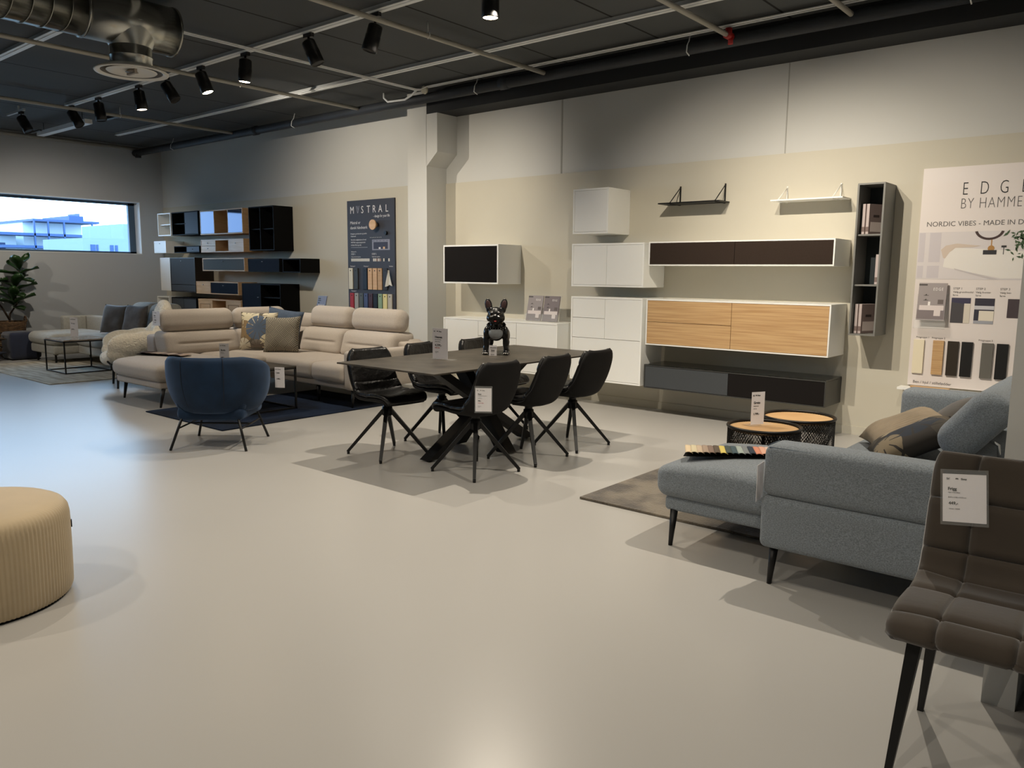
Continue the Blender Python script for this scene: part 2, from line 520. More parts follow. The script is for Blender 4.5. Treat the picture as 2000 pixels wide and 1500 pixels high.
for y in (12.6, 15, 17.4, 19.6):
    MB().box(-64.24, -64.18, y, y + 1.1, 2.4, 3.2).build('window', m_blu, t)
# ------------------------------------------------------------------ ceiling services
m_galv = M('galvanised_steel', (178, 178, 172), 0.25, metal=1.0, noise=(3, .12), bump=(1.5, .10, .01, 2))
m_pipe = M('grey_painted_pipe', (178, 174, 164), 0.5, metal=0.3)
m_pipeD = M('dark_painted_pipe', (44, 48, 54), 0.6, noise=(6, .15))
m_track = M('grey_track_paint', (185, 188, 188), 0.5)
m_trackW = M('pale_track_lip', (232, 234, 234), 0.4)

def track(y, x0, x1, label, z=ZC - 0.045):
    t = thing('lighting_track', label, 'lighting track', (x0, y, z))
    MB().box(x0, x1, y - .035, y + .035, z + .012, ZC).build('rail', m_track, t)
    MB().box(x0, x1, y - .045, y + .045, z + .006, z + .012).box(x0, x1, y - .012, y + .012, z, z + .006).build('lip', m_trackW, t)
    return t
G_TR = 'ceiling lighting tracks'
track(6.14, -13.6, 3.9, 'pale grey empty ceiling track nearest the long wall')
track(4.66, -11.75, 3.9, 'pale grey ceiling track carrying the row of black spotlights')
track(3.2, -14.0, 3.9, 'pale grey ceiling track passing behind the round silver duct')
# short hanging tray at the far left
t = thing('cable_tray', 'short pale grey tray hanging below the ceiling near the far left corner', 'cable tray', (-13.6, 4.95, 3.5))
MB().box(-13.75, -12.0, 4.98, 5.08, 3.44, 3.50).build('tray', m_trackW, t)
for x in (-13.6, -12.2):
    MB().tube([(x, 5.03, 3.5), (x, 5.03, ZC)], .004, 6).build('hanger_rod', m_blackm, t)
MB().box(-13.85, -13.4, 4.9, 4.93, 3.47, 3.49).build('cable', m_blackm, t)
MB().box(-12.05, -11.6, 5.24, 5.30, 3.52, 3.56).build('end_box', m_blackm, t)

# sprinkler branch pipes and the dark main along the wall
t = thing('sprinkler_main_pipe', 'thick dark painted pipe running under the ceiling along the long wall', 'pipe', (-14.5, 6.94, 3.49))
MB().tube([(XL + .03, 6.94, 3.487), (-.42, 6.94, 3.487)], 0.056, 20).build('pipe', m_pipeD, t)
for x in (-10.85, -5.95):
    MB().tube([(x - .06, 6.94, 3.487), (x + .06, 6.94, 3.487)], 0.066, 20).build('coupling', m_pipeD, t)
for x in (-13.3, -9.85, -6.35, -3.7, -1.4):
    MB().tube([(x, 6.94, ZC), (x, 6.92, 3.55), (x + .0, 6.885, 3.50), (x, 6.875, 3.44), (x, 6.93, 3.42)], .006, 6).build('hook', m_trackW, t)
MB().cyl((-14.6, 6.94), .05, 3.4, 3.48, 16).build('elbow', m_blackm, t)
i = 0
for (x, y0, lab) in [(-2.25, -3, 'grey sprinkler pipe crossing the ceiling at the right, ending on the dark main'),
                     (-3.27, -3, 'grey sprinkler pipe ending in a red valve on the dark main'),
                     (-5.36, -3, 'grey sprinkler pipe crossing the ceiling above the pillar'),
                     (-8.40, -3, 'grey sprinkler pipe passing in front of the round air diffuser'),
                     (-11.40, -3, 'grey sprinkler pipe crossing the far left part of the ceiling')]:
    t = thing('sprinkler_pipe', lab, 'pipe', (x, y0, 3.5))
    MB().tube([(x, y0, 3.5), (x, 6.90, 3.5)], .022, 12).build('pipe', m_pipe, t)
    for yy in (5.2, 2.6, 0.2):
        MB().tube([(x, yy, ZC), (x, yy, 3.53)], .004, 6).tube([(x - .026, yy, 3.5), (x - .018, yy, 3.527), (x, yy, 3.53), (x + .018, yy, 3.527), (x + .026, yy, 3.5), (x, yy, 3.474)], .004, 6, closed=True).build('hanger', m_trackW, t)
    if x == -3.27:
        mr = M('red_valve', (170, 34, 30), .4)
        MB().tube([(x, 6.78, 3.5), (x, 6.88, 3.5)], .034, 14).cyl((x, 6.83), .03, 3.5, 3.562, 12).cyl((x + .01, 6.85), .022, 3.43, 3.5, 12).build('valve', mr, t)
# twin conduits: across the ceiling, then along the beam
for k, lab in enumerate(('thin twin conduit, left tube, bending along the dark beam', 'thin twin conduit, right tube, bending along the dark beam')):
    o = .05 * k
    c = MB().tube([(-7.23 + o, -3, 3.562), (-7.23 + o, 6.80 - o * .6, 3.562), (-7.20 + o, 6.84 - o * .6, 3.565), (-7.1 + o, 6.87 - o, 3.585), (-.42, 6.87 - o, 3.585)], .0085, 8)
    tag(c.build('conduit', m_trackW), lab, 'conduit')
c = MB().tube([(-7.86, 6.86, 3.62), (-7.86, 6.86, 3.56), (-7.80, 6.87, 3.51), (-7.5, 6.88, 3.50), (-7.36, 6.86, 3.53), (-7.25, 6.85, 3.58)], .013, 10)
tag(c.build('conduit', m_trackW), 'short bent white conduit looping in front of the pillar top', 'conduit')
c = MB().cyl((0, 0), .045, 0, .03, 20, T=Matrix.Translation((-7.12, 6.86, 3.555)) @ Matrix.Rotation(pi / 2, 4, 'X'))
tag(c.build('junction_box', M('cream_plastic', (205, 200, 180), .5)), 'round cream junction box beside the pillar top', 'junction box')
c = MB().tube([(XL + .05, -3, 3.56), (XL + .05, 7.3, 3.56)], .03, 10)
tag(c.build('wall_pipe', m_pipe), 'grey pipe running along the top of the window wall', 'pipe')

# spiral duct with tee and round diffuser
DX, DY, DZ, DR = -6.70, 3.17, 3.385, 0.185
t = thing('ventilation_duct', 'shiny galvanised spiral duct with a round white diffuser hanging below its end', 'duct', (DX, DY, 3.0))
sp = MB()
sp.tube([(DX, -3.0, DZ), (DX, DY - .35, DZ)], DR, 48)
sp.build('spiral_tube', m_galv, t)
sr = MB()
yy = -2.9
while yy < DY - .42:
    ring = [(DX + (DR + .001) * cos(a), yy + .03 * cos(a), DZ + (DR + .001) * sin(a)) for a in [2 * pi * k / 40 for k in range(40)]]
    sr.tube(ring, .0035, 6, closed=True)
    yy += .132
sr.build('lock_seam', m_galv, t)
te = MB()
te.tube([(DX, DY - .37, DZ), (DX, DY + .34, DZ)], DR + .006, 40)
te.tube([(DX, DY + .34, DZ), (DX, DY + .355, DZ)], DR + .012, 40)
te.tube([(DX, DY - .38, DZ), (DX, DY - .365, DZ)], DR + .012, 40)
# saddle: flares from the round branch to an oval at the tube's mid height
te.grid(lambda u, v: (DX + ((DR + .006) * (1 - v) + .158 * v) * cos(2 * pi * u), DY + (.33 * (1 - v) + .158 * v) * sin(2 * pi * u), (DZ - .01) * (1 - v) + 3.19 * v), 48, 6)
te.build('tee_piece', m_galv, t)
nk = MB().lathe([(.158, 3.20), (.158, 3.125), (.163, 3.12), (.163, 3.112), (.158, 3.107), (.158, 3.03)], (DX, DY), 40, cap=False)
nk.build('branch_collar', m_galv, t)
df = MB().lathe([(.158, 3.045), (.20, 3.04), (.265, 3.012), (.28, 3.0), (.275, 2.992), (.25, 2.994), (.232, 3.004)], (DX, DY), 48, cap=False)
df.lathe([(.19, 3.006), (.18, 2.998), (.13, 3.012), (.06, 3.02), (.001, 3.022)], (DX, DY), 48, cap=False)
df.build('diffuser', M('diffuser_white', (225, 222, 214), .4), t)
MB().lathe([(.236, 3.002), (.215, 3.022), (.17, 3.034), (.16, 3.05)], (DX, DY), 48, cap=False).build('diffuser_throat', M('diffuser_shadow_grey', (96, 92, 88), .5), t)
cn = MB().box(DX - .07, DX + .07, DY - .01, DY + .01, 2.985, 3.02).lathe([(.05, 3.0), (.03, 3.018)], (DX, DY), 20)
cn.build('diffuser_blade', M('diffuser_grey', (150, 140, 128), .4), t)
MB().box(DX - .2, DX - .19, 1.2, 1.23, DZ, ZC).box(DX + .19, DX + .2, 1.2, 1.23, DZ, ZC).build('strap', m_galv, t)

# black track spotlights
m_can = M('black_can', (14, 14, 15), .35)
m_lit = M('lit_lamp_face', (255, 240, 215), .3, emit=((255, 226, 180), 60))
m_dim = M('dim_lamp_face', (250, 240, 225), .3, emit=((255, 232, 200), 12))
m_off = M('black_baffle', (8, 8, 8), .5)
def spotlight(x, y, tilt, az, label, face, zt=ZC - 0.045, drop=0.085):
    t = thing('track_spotlight', label, 'spotlight', (x, y, zt), 0, 'black track spotlights')
    MB().box(x - .06, x + .06, y - .017, y + .017, zt - .035, zt).build('adapter', m_can, t)
    MB().tube([(x, y, zt - .03), (x, y, zt - drop)], .011, 10).build('stem', m_can, t)
    T = Matrix.Translation((x, y, zt - drop - .0)) @ Matrix.Rotation(az, 4, 'Z') @ Matrix.Rotation(tilt, 4, 'X')
    b = MB().lathe([(.046, .024), (.060, .014), (.063, 0), (.063, -.07), (.066, -.073), (.066, -.195), (.060, -.2), (.056, -.19)], n=28, T=T)
    b.build('can', m_can, t)
    MB().lathe([(.055, -.192), (.001, -.193)], n=24, T=T, cap=False).build('lamp_face', face, t)
    return t
spotlight(-12.36, 4.3, radians(-28), radians(130), 'black can spotlight farthest left, tilted, near the window wall', m_off, zt=3.53)
MB  # noqa
spotlight(-11.62, 4.66, radians(-30), radians(130), 'black can spotlight second from the left, tilted above the hanging tray', m_off)
spotlight(-10.8, 4.66, radians(-8), radians(130), 'black can spotlight third from the left, nearly upright', m_off)
spotlight(-9.7, 4.66, radians(-8), radians(130), 'black can spotlight with a faint glow, left of the diffuser rim', m_dim)
spotlight(-9.05, 4.66, radians(-32), radians(130), 'black can spotlight tilted sideways just right of the diffuser rim', m_off)
spotlight(-8.28, 4.66, radians(-20), radians(130), 'lit black can spotlight behind the grey sprinkler pipe', m_lit)
spotlight(-7.42, 4.66, radians(4), radians(130), 'brightly lit black can spotlight hanging upright', m_lit)
spotlight(-6.37, 4.66, radians(-24), radians(130), 'black can spotlight tilted, right of the brightest lamp', m_off)
spotlight(-5.44, 4.66, radians(16), radians(130), 'black can spotlight nearest the top edge, leaning left', m_off, drop=.115)
spotlight(-4.14, 4.66, radians(0), radians(130), 'lit spotlight peeking over the top edge of the photo', m_lit)
# a bracket for the first one
c = MB().box(-12.36 - .5, -12.36 + .12, 4.285, 4.315, 3.53, 3.56).box(-12.46, -12.43, 4.29, 4.31, 3.56, ZC)
tag(c.build('track_stub', m_track), 'short hanging track stub holding the leftmost spotlight', 'lighting track')

# ------------------------------------------------------------------ wall cabinets
def wall_unit(name, label, cat, x0, x1, z0, z1, yf, mc, cells, group=None, t=.018, back=True, dividers=(), shelves=(), mback=None, top=None):
    yb = YB - 0.013
    r = thing(name, label, cat, ((x0 + x1) / 2, yb, z0), 0, group)
    c = MB().box(x0, x1, yf, yb, z0, z0 + t).box(x0, x1, yf, yb, z1 - t, z1).box(x0, x0 + t, yf, yb, z0 + t, z1 - t).box(x1 - t, x1, yf, yb, z0 + t, z1 - t)
    for d in dividers:
        c.box(d - t / 2, d + t / 2, yf + .002, yb, z0 + t, z1 - t)
    c.build('carcass', mc, r, bevel=.0015)
    if back:
        MB().box(x0 + t, x1 - t, yb - .01, yb - .001, z0 + t, z1 - t).build('back_panel', mback or mc, r)
    for (a, b_, z) in shelves:
        MB().box(a, b_, yf + .03, yb - .012, z - t / 2, z + t / 2).build('shelf', mc, r)
    for cell in cells:
        kind, a, b_, c_, d, m = cell[:6]
        g = .002
        o = MB().box(a + g, b_ - g, yf + .003, yf + .02, c_ + g, d - g)
        p = o.build(kind, m, r, bevel=.001)
        if len(cell) > 6 and cell[6]:
            hx, hz, hm = cell[6]
            h = MB().tube([(hx, yf + .004, hz), (hx, yf - .012, hz)], .005, 8).tube([(hx - .012, yf - .012, hz), (hx + .012, yf - .012, hz)], .004, 8)
            h.build('handle', hm, p)
    if top:
        MB().box(x0, x1, yf, yb, z1, z1 + .006).build('glass_top', top, r)
    return r
F0 = 7.0
tt = .018
wall_unit('wall_cabinet', 'white cube cabinet hung high, left of the black bracket shelf', 'cabinet', -5.033, -4.59, 1.832, 2.296, F0, m_white_edge,
          [('door', -5.033 + tt, -4.59 - tt, 1.832 + tt, 2.296 - tt, m_white)])
wall_unit('media_cabinet', 'white wall cabinet with a black fabric front beside the pillar', 'cabinet', -6.966, -6.08, 1.286, 1.744, F0, m_white_edge,
          [('door', -6.966 + tt, -6.08 - tt, 1.286 + tt, 1.744 - tt, m_blackfab)])
wall_unit('wall_cabinet', 'white wall cabinet with two plain doors below the cube cabinet', 'cabinet', -5.037, -4.152, 1.283, 1.731, F0, m_white_edge,
          [('door', -5.037 + tt, -4.596, 1.283 + tt, 1.731 - tt, m_white), ('door', -4.596, -4.152 - tt, 1.283 + tt, 1.731 - tt, m_white)])
wall_unit('chest_cabinet', 'tall white wall cabinet with two drawers, a door and a wide flap', 'cabinet', -5.034, -4.154, .285, 1.176, F0, m_white_edge,
          [('drawer', -5.034 + tt, -4.602, .953, 1.176 - tt, m_white), ('drawer', -5.034 + tt, -4.602, .741, .953, m_white),
           ('door', -4.602, -4.154 - tt, .741, 1.176 - tt, m_white), ('flap', -5.034 + tt, -4.154 - tt, .285 + tt, .741, m_white)])
wall_unit('sideboard', 'low white wall sideboard behind the dog statue', 'sideboard', -6.968, -5.215, .285, .872, F0, m_white_edge,
          [('door', -6.968 + tt, -6.39, .285 + tt, .872 - tt, m_white), ('drawer', -6.39, -5.80, .675, .872 - tt, m_white), ('drawer', -6.39, -5.80, .48, .675, m_white), ('drawer', -6.39, -5.80, .285 + tt, .48, m_white),
           ('door', -5.80, -5.215 - tt, .285 + tt, .872 - tt, m_white)])
wall_unit('wall_cabinet', 'long white wall cabinet with two dark brown fabric flaps', 'cabinet', -4.1, -2.296, 1.502, 1.735, F0, m_white_edge,
          [('flap', -4.1 + .012, -3.199, 1.502 + .012, 1.735 - .012, m_brownfab), ('flap', -3.199, -2.296 - .012, 1.502 + .012, 1.735 - .012, m_brownfab)], t=.012)
wall_unit('sideboard', 'white hanging sideboard with oak drawers and oak door', 'sideboard', -4.107, -2.296, .716, 1.173, F0, m_white_edge,
          [('drawer', -4.107 + .012, -3.2, .947, 1.173 - .012, m_oak), ('drawer', -4.107 + .012, -3.2, .716 + .012, .947, m_oak),
           ('door', -3.2, -2.296 - .012, .716 + .012, 1.173 - .012, m_oak)], t=.012)
wall_unit('media_bench', 'low dark hanging bench with a grey flap and a black fabric flap', 'media bench', -4.111, -2.298, .277, .51, F0, M('anthracite_lacquer', (58, 58, 56), .45),
          [('flap', -4.111 + .01, -3.204, .277 + .01, .51 - .01, m_grey2), ('flap', -3.204, -2.298 - .01, .277 + .01, .51 - .01, m_blackfab)], t=.01, top=m_blackglass)
# tall open shelf
m_shg = M('grey_shelf_lacquer', (120, 120, 116), .5)
m_shi = M('dark_teal_shelf_back', (48, 58, 62), .6)
wall_unit('tall_wall_shelf', 'tall narrow grey open shelf with three compartments', 'shelf', -2.172, -1.955, .916, 2.189, 7.10, m_shg, [], t=.014,
          shelves=((-2.16, -1.968, 1.763), (-2.16, -1.968, 1.342)), mback=m_shi)
# bracket shelves
def bracket_shelf(label, x0, x1, z, bx, m, h=.18):
    t = thing('bracket_shelf', label, 'shelf', ((x0 + x1) / 2, YB - .013, z))
    MB().box(x0, x1, 7.19, YB - .014, z - .006, z + .006).build('board', m, t)
    for x in bx:
        b = MB().box(x - .006, x + .006, YB - .025, YB - .013, z - .01, z + h)
        b.tube([(x, YB - .02, z + h - .01), (x, 7.205, z + .008)], .005, 6)
        b.tube([(x, YB - .02, z - .009), (x, 7.2, z - .009)], .004, 6)
        b.tube([(x, 7.2, z - .009), (x, 7.2, z + .012)], .004, 6)
        b.build('bracket', m, t)
bracket_shelf('thin black bracket shelf on the wall', -4.125, -3.462, 2.12, (-3.995, -3.51), m_blackm)
bracket_shelf('thin white bracket shelf on the wall beside the tall grey shelf', -2.962, -2.322, 2.094, (-2.893, -2.409), m_white_edge, .14)

# the modular units at the far left
FL = 7.07
def L(x, y=None):
    return x * 1.0028
A = lambda name, label, x0, x1, z0, z1, mc, cells, **k: wall_unit(name, label, 'cabinet', L(x0), L(x1), z0, z1, FL, mc,
      [(c[0], L(c[1]), L(c[2])) + tuple(c[3:6]) + (((L(c[6][0]), c[6][1], c[6][2]),) if len(c) > 6 else ()) for c in cells], group=k.pop('group', None), **k)
e = .016
m_smoke = M('smoked_glass_door', (46, 54, 72), .05, metal=.9)
A('open_cube', 'white open cube with one shelf, top left of the modular wall', -14.23, -13.767, 2.013, 2.41, m_white_edge, [], t=e, shelves=((L(-14.2), L(-13.78), 2.21),), mback=m_panel)
A('wall_cabinet', 'black cabinet with open left half and blue-grey door, top row', -13.72, -12.83, 2.012, 2.41, m_black,
  [('door', -13.275, -12.846, 2.03, 2.394, m_bluegrey, (-13.25, 2.21, m_blackm))], t=e, dividers=(L(-13.28),), shelves=((L(-13.7), L(-13.29), 2.21),), mback=m_black)
A('wall_cabinet', 'oak cabinet with two glass doors either side of an open middle', -12.765, -11.47, 2.0, 2.398, m_oakL,
  [('glass_door', -12.75, -12.33, 2.018, 2.382, m_smoke), ('glass_door', -11.90, -11.486, 2.018, 2.382, m_smoke)], t=e, dividers=(L(-12.325), L(-11.905)), mback=m_walnut)
A('open_shelf', 'large black open shelf with four compartments', -11.295, -10.62, 1.725, 2.396, m_black, [], t=e, dividers=(L(-10.984),), shelves=((L(-11.27), L(-10.99), 2.053), (L(-10.97), L(-10.64), 2.053)), mback=m_black)
A('drawer_cube', 'small white drawer cube, far left under the open cube', -14.41, -13.975, 1.713, 1.925, m_white_edge, [('drawer', -14.395, -13.99, 1.729, 1.909, m_white, (-14.19, 1.88, m_alu))], t=e)
A('low_cabinet', 'slim black cabinet with a blue-grey drawer in its right half', -13.68, -12.825, 1.71, 1.826, m_black, [('drawer', -13.25, -12.84, 1.724, 1.812, m_bluegrey, (-13.04, 1.77, m_blackm))], t=.012, dividers=(L(-13.255),), mback=m_black)
A('drawer_cabinet', 'oak cabinet with three drawers and an open middle', -12.765, -11.465, 1.709, 1.92, m_oakL,
  [('drawer', -12.75, -12.325, 1.815, 1.904, m_oakL, (-12.54, 1.862, m_alu)), ('drawer', -12.75, -12.325, 1.725, 1.815, m_oakL, (-12.54, 1.77, m_alu)), ('drawer', -11.9, -11.48, 1.725, 1.904, m_oakL, (-11.69, 1.85, m_alu))],
  t=e, dividers=(L(-12.315), L(-11.905)), mback=m_walnut)
A('wall_cabinet', 'white door cabinet joined to the tall grey flap desk', -14.215, -13.86, 1.045, 1.628, m_white_edge, [('door', -14.2, -13.875, 1.06, 1.612, m_white)], t=e)
A('secretary_cabinet', 'tall dark grey flap desk cabinet with a drawer below the flap', -13.856, -13.0, 1.03, 1.626, M('dark_brown_lacquer', (40, 34, 30), .5),
  [('flap', -13.84, -13.016, 1.16, 1.61, m_grey2, (-13.44, 1.57, m_alu)), ('drawer', -13.84, -13.016, 1.046, 1.158, m_grey2)], t=e)
A('flap_cabinet', 'oak framed cabinet with a wide grey flap', -12.742, -11.457, 1.402, 1.615, m_oakL, [('flap', -12.725, -11.474, 1.42, 1.598, m_grey, (-12.1, 1.56, m_alu))], t=e)
A('flap_cabinet', 'black cabinet with a wide navy flap, right of the grey one', -11.355, -10.51, 1.394, 1.601, m_black, [('flap', -11.34, -10.526, 1.41, 1.585, m_navy, (-10.95, 1.555, m_alu))], t=e)
A('open_shelf', 'small black open box at the right end of the middle row', -10.42, -9.973, 1.39, 1.60, m_black, [], t=e, mback=m_black)
A('drawer_cabinet', 'oak cabinet with an oak drawer and a wide navy flap', -12.977, -11.662, 1.017, 1.225, m_oakL,
  [('drawer', -12.96, -12.52, 1.033, 1.209, m_oakL, (-12.74, 1.17, m_alu)), ('flap', -12.51, -11.678, 1.033, 1.209, m_navy, (-12.1, 1.165, m_alu))], t=e)
A('wall_cabinet', 'black cabinet with a navy door and an open half with one shelf', -11.557, -10.497, .79, 1.213, m_black,
  [('door', -11.54, -11.04, .806, 1.197, m_navy, (-11.09, 1.0, m_alu))], t=e, dividers=(L(-11.036),), shelves=((L(-11.02), L(-10.51), 1.0),), mback=m_black)
A('open_cube', 'white open cube at the bottom left, behind the grey sofa', -14.39, -13.95, .54, .936, m_white_edge, [], t=e, mback=m_panel)
A('sliding_cabinet', 'dark grey cabinet with two sliding doors, bottom row', -13.86, -13.0, .54, .932, m_black, [('sliding_door', -13.845, -13.44, .556, .916, m_grey2), ('sliding_door', -13.43, -13.016, .556, .916, m_grey2)], t=e)
A('door_cabinet', 'oak cabinet with two framed doors and an open middle, bottom row', -12.935, -11.607, .54, .93, m_oakL,
  [('door', -12.92, -12.5, .556, .914, m_oakL), ('door', -12.04, -11.623, .556, .914, m_oakL)], t=e, dividers=(L(-12.49), L(-12.05)), mback=m_walnut)
for o in [o for o in bpy.data.objects if o.name.startswith('door_cabinet')]:
    for ch in list(o.children):
        if ch.name.startswith('door'):
            xs_ = [v.co.x + o.location.x for v in ch.data.vertices]; a, b_ = min(xs_), max(xs_)
            fr_ = MB()
            for (p, q, u, v) in ((a + .05, b_ - .05, .846, .85), (a + .05, a + .054, .62, .85), (b_ - .054, b_ - .05, .62, .85), (a + .05, b_ - .05, .62, .624)):
                fr_.box(p, q, FL - .0005, FL + .004, u, v)
            fr_.build('door_molding', m_walnut, ch)
A('media_bench', 'low dark blue bench on the floor line under the black cabinets', -11.5, -9.4, .36, .72, m_black, [('flap', -11.48, -10.46, .376, .704, m_navy), ('flap', -10.45, -9.42, .376, .704, m_navy)], t=e)
# ------------------------------------------------------------------ display boards
def hexm(name, c, r=.5, **k):
    return M(name, c, r, **k)
m_board = M('slate_blue_board', (58, 60, 70), .6)
BX0, BX1, BY, BZ1 = -9.30, -8.29, YB - .035, 2.412
t = thing('material_board', 'tall slate-blue display board with white lettering and colour sample strips', 'display board', (-8.8, YB - .013, 1.0))
MB().box(BX0, BX1, BY, YB - .013, .35, BZ1).build('board', m_board, t)
yb = BY - .001
tx = MB()
tx.text('M', .142, -9.235, yb, 2.232, sx=.85)
for ch, x in zip('STRAL', (-8.99, -8.865, -8.745, -8.62, -8.475)):
    tx.text(ch, .142, x, yb, 2.232, sx=.85)
tx.text('- design for your life', .052, -8.385, yb, 2.165, align='RIGHT', sx=.8)
tx.text('Mistral er', .058, -9.235, yb, 2.085)
tx.text('dansk håndværk', .058, -9.235, yb, 2.015)
tx.text('Designet, produceret og samlet', .028, -9.23, yb, 1.94)
tx.text('i Danmark', .028, -9.23, yb, 1.905)
for i_, s_ in enumerate(('Find alle mulighederne af med', 'MISTRAL tegneprogrammet', 'til både iPad og web.')):
    tx.text(s_, .028, -9.225, yb, 1.855 - .037 * i_)
tx.text('Sådan gør du', .022, -9.225, yb, 1.69)
tx.text('STEP 1', .034, -9.225, yb, 1.65); tx.text('STEP 2', .034, -8.77, yb, 1.65)
tx.text('Vælg grundmodul og farve', .020, -9.225, yb, 1.618); tx.text('Vælg fronter og farve', .020, -8.77, yb, 1.618)
tx.text('Prisgruppe 1', .022, -9.25, yb, 1.485); tx.text('Prisgruppe 2', .022, -8.95, yb, 1.485); tx.text('Skoleben', .022, -8.41, yb, 1.485)
tx.text('Prisgruppe 3', .022, -9.235, yb, 1.132)
tx.box(-9.225, -8.86, yb - .0005, yb, 1.755, 1.758)
tx.build('lettering', M('white_print', (228, 226, 226), .5), t)
y_ = MB()
for (a, b_) in (((-9.095, 2.335), (-9.065, 2.235)), ((-9.07, 2.335), (-9.052, 2.28)), ((-9.03, 2.335), (-9.06, 2.235))):
    d = .004
    y_.prism([(a[0] - d, a[1]), (a[0] + d, a[1]), (b_[0] + d, b_[1]), (b_[0] - d, b_[1])], yb - .001, yb, 'y')
y_.build('thin_letter', M('grey_print', (150, 152, 165), .5), t)
pc = MB().box(-8.76, -8.39, yb - .001, yb, 1.715, 1.86, 0).box(-8.73, -8.43, yb - .0015, yb - .001, 1.73, 1.825, 1).box(-8.62, -8.58, yb - .002, yb - .0015, 1.73, 1.755, 2).box(-8.53, -8.49, yb - .002, yb - .0015, 1.73, 1.76, 3)
for k in range(5):
    pc.box(-8.75 + .07 * k, -8.70 + .07 * k, yb - .002, yb - .001, 1.835, 1.85, 4)
pc.build('printed_picture', [M('print_grey', (142, 140, 150), .5), M('print_plum', (46, 36, 48), .5), M('print_white', (225, 222, 220), .5), m_oakL, M('print_grey2', (110, 108, 120), .5)], t)
ic = MB()
for k in range(12):
    ic.box(-9.225 + .034 * k, -9.195 + .034 * k, yb - .001, yb, 1.56, 1.60, 0)
for k in range(10):
    ic.box(-8.745 + .0355 * k, -8.715 + .0355 * k, yb - .001, yb, 1.56, 1.60, (0, 0, 1, 0, 1, 2, 0, 2, 2, 0)[k])
for k in range(7):
    ic.box(-8.80 + .037 * k, -8.79 + .037 * k, yb - .001, yb, 1.885, 1.895, 0)
ic.build('printed_icons', [M('print_cream', (214, 208, 196), .5), M('print_tan', (160, 130, 112), .5), M('print_black', (22, 22, 24), .5)], t)
# knob and dark hook
kb = MB().cyl((0, 0), .07, 0, .02, 32, T=Matrix.Translation((-8.665, BY - .055, 2.06)) @ Matrix.Rotation(pi / 2, 4, 'X')).cyl((0, 0), .03, 0, .06, 20, T=Matrix.Translation((-8.665, BY, 2.06)) @ Matrix.Rotation(pi / 2, 4, 'X'))
tag(kb.build('coat_knob', m_oakL), 'round oak wall knob on the dark display board', 'coat knob')
kb = MB().cyl((0, 0), .026, 0, .03, 20, T=Matrix.Translation((-8.455, BY, 1.945)) @ Matrix.Rotation(pi / 2, 4, 'X'))
tag(kb.build('coat_knob', m_blackm), 'small black knob under the oak knob on the dark board', 'coat knob')
def strip(px, w, z0, z1, col, label, name='sample_strip', grp='sample strips on the dark board', hole=True, y=BY, oak=None):
    m = oak or hexm('strip_' + str(col[0]) + '_' + str(col[1]), col, .5)
    r = thing(name, label, 'material sample', (px, y, z0), 0, grp)
    MB().box(px - w / 2, px + w / 2, y - .018, y - .002, z0, z1).build('strip', m, r, bevel=.0015)
    if hole:
        MB().cyl((0, 0), .009, 0, .003, 12, T=Matrix.Translation((px, y - .0185, z1 - .035)) @ Matrix.Rotation(pi / 2, 4, 'X')).build('screw', m_blackm, r)
w_ = .088
for (px, c, lab, ok) in [(-9.225, (226, 220, 200), 'off-white sample strip, upper row, far left', None), (-9.11, (62, 62, 58), 'dark grey sample strip beside the off-white one, upper row', None),
                         (-8.91, (20, 24, 34), 'near-black blue sample strip in the upper row', None), (-8.80, 0, 'pale oak sample strip, first of three side by side', m_oakL),
                         (-8.695, 0, 'pale oak sample strip, middle of three side by side', m_oakL), (-8.59, 0, 'oak sample strip, darkest of the three side by side', m_oak), (-8.48, (44, 40, 38), 'dark brown sample strip next to the white cloth', None)]:
    strip(px, w_, 1.165, 1.465, c if c else (0, 0), lab, oak=ok)
for k, (c, nm) in enumerate([((176, 34, 38), 'red'), ((170, 168, 160), 'light grey'), ((88, 94, 92), 'slate grey'), ((74, 86, 124), 'blue'), ((70, 40, 46), 'burgundy'), ((20, 22, 26), 'black'), ((140, 166, 134), 'sage green'), ((232, 220, 152), 'pale yellow'), ((192, 184, 168), 'beige')]):
    strip(-9.205 + k * .1025, w_ * .95, .81, 1.11, c, nm + ' sample strip in the lower row of the dark board')
cl = MB().grid(lambda u, v: (-8.385 + (v - .5) * (.02 + .12 * u) + .01 * sin(9 * v) * u, BY - .03 - .012 * sin(7 * v + 2 * u), 1.44 - .20 * u - .05 * abs(v - .6) * u), 8, 12)
tag(cl.build('sample_cloth', M('white_cloth', (222, 220, 212), .9)), 'small white cloth hanging from a hook on the dark board', 'cloth')

# ---- EDGE board
m_pb = M('white_poster_board', (226, 218, 214), .5)
PY = YB - .04
t = thing('poster_board', 'large white display board with thin black lettering and a printed sideboard picture', 'display board', (-1.1, YB - .013, .5))
MB().box(-1.742, -.392, PY, YB - .013, .50, 2.305).build('board', m_pb, t)
yb = PY - .001
tx = MB()
for ch, x in zip('EDGE', (-1.447, -1.322, -1.185, -1.037)):
    tx.text(ch, .148, x, yb, 2.077, sx=.62, bold=-.0022)
tx.build('lettering', m_ink, t)
tx = MB().text('BY HAMMEL', .122, -1.452, yb, 1.968, sx=.665, spacing=1.12, bold=-.0022)
tx.build('lettering', m_inkg, t)
tx = MB().text('NORDIC VIBES - MADE IN DENMARK', .0555, -1.69, yb, 1.832)
tx.text('Ben / hjul / stillefødder', .032, -1.70, yb, .52)
tx.text('Prisgruppe 1', .020, -1.70, yb, .905); tx.text('Prisgruppe 2', .020, -1.58, yb, .905); tx.text('Prisgruppe 3', .020, -1.235, yb, .905)
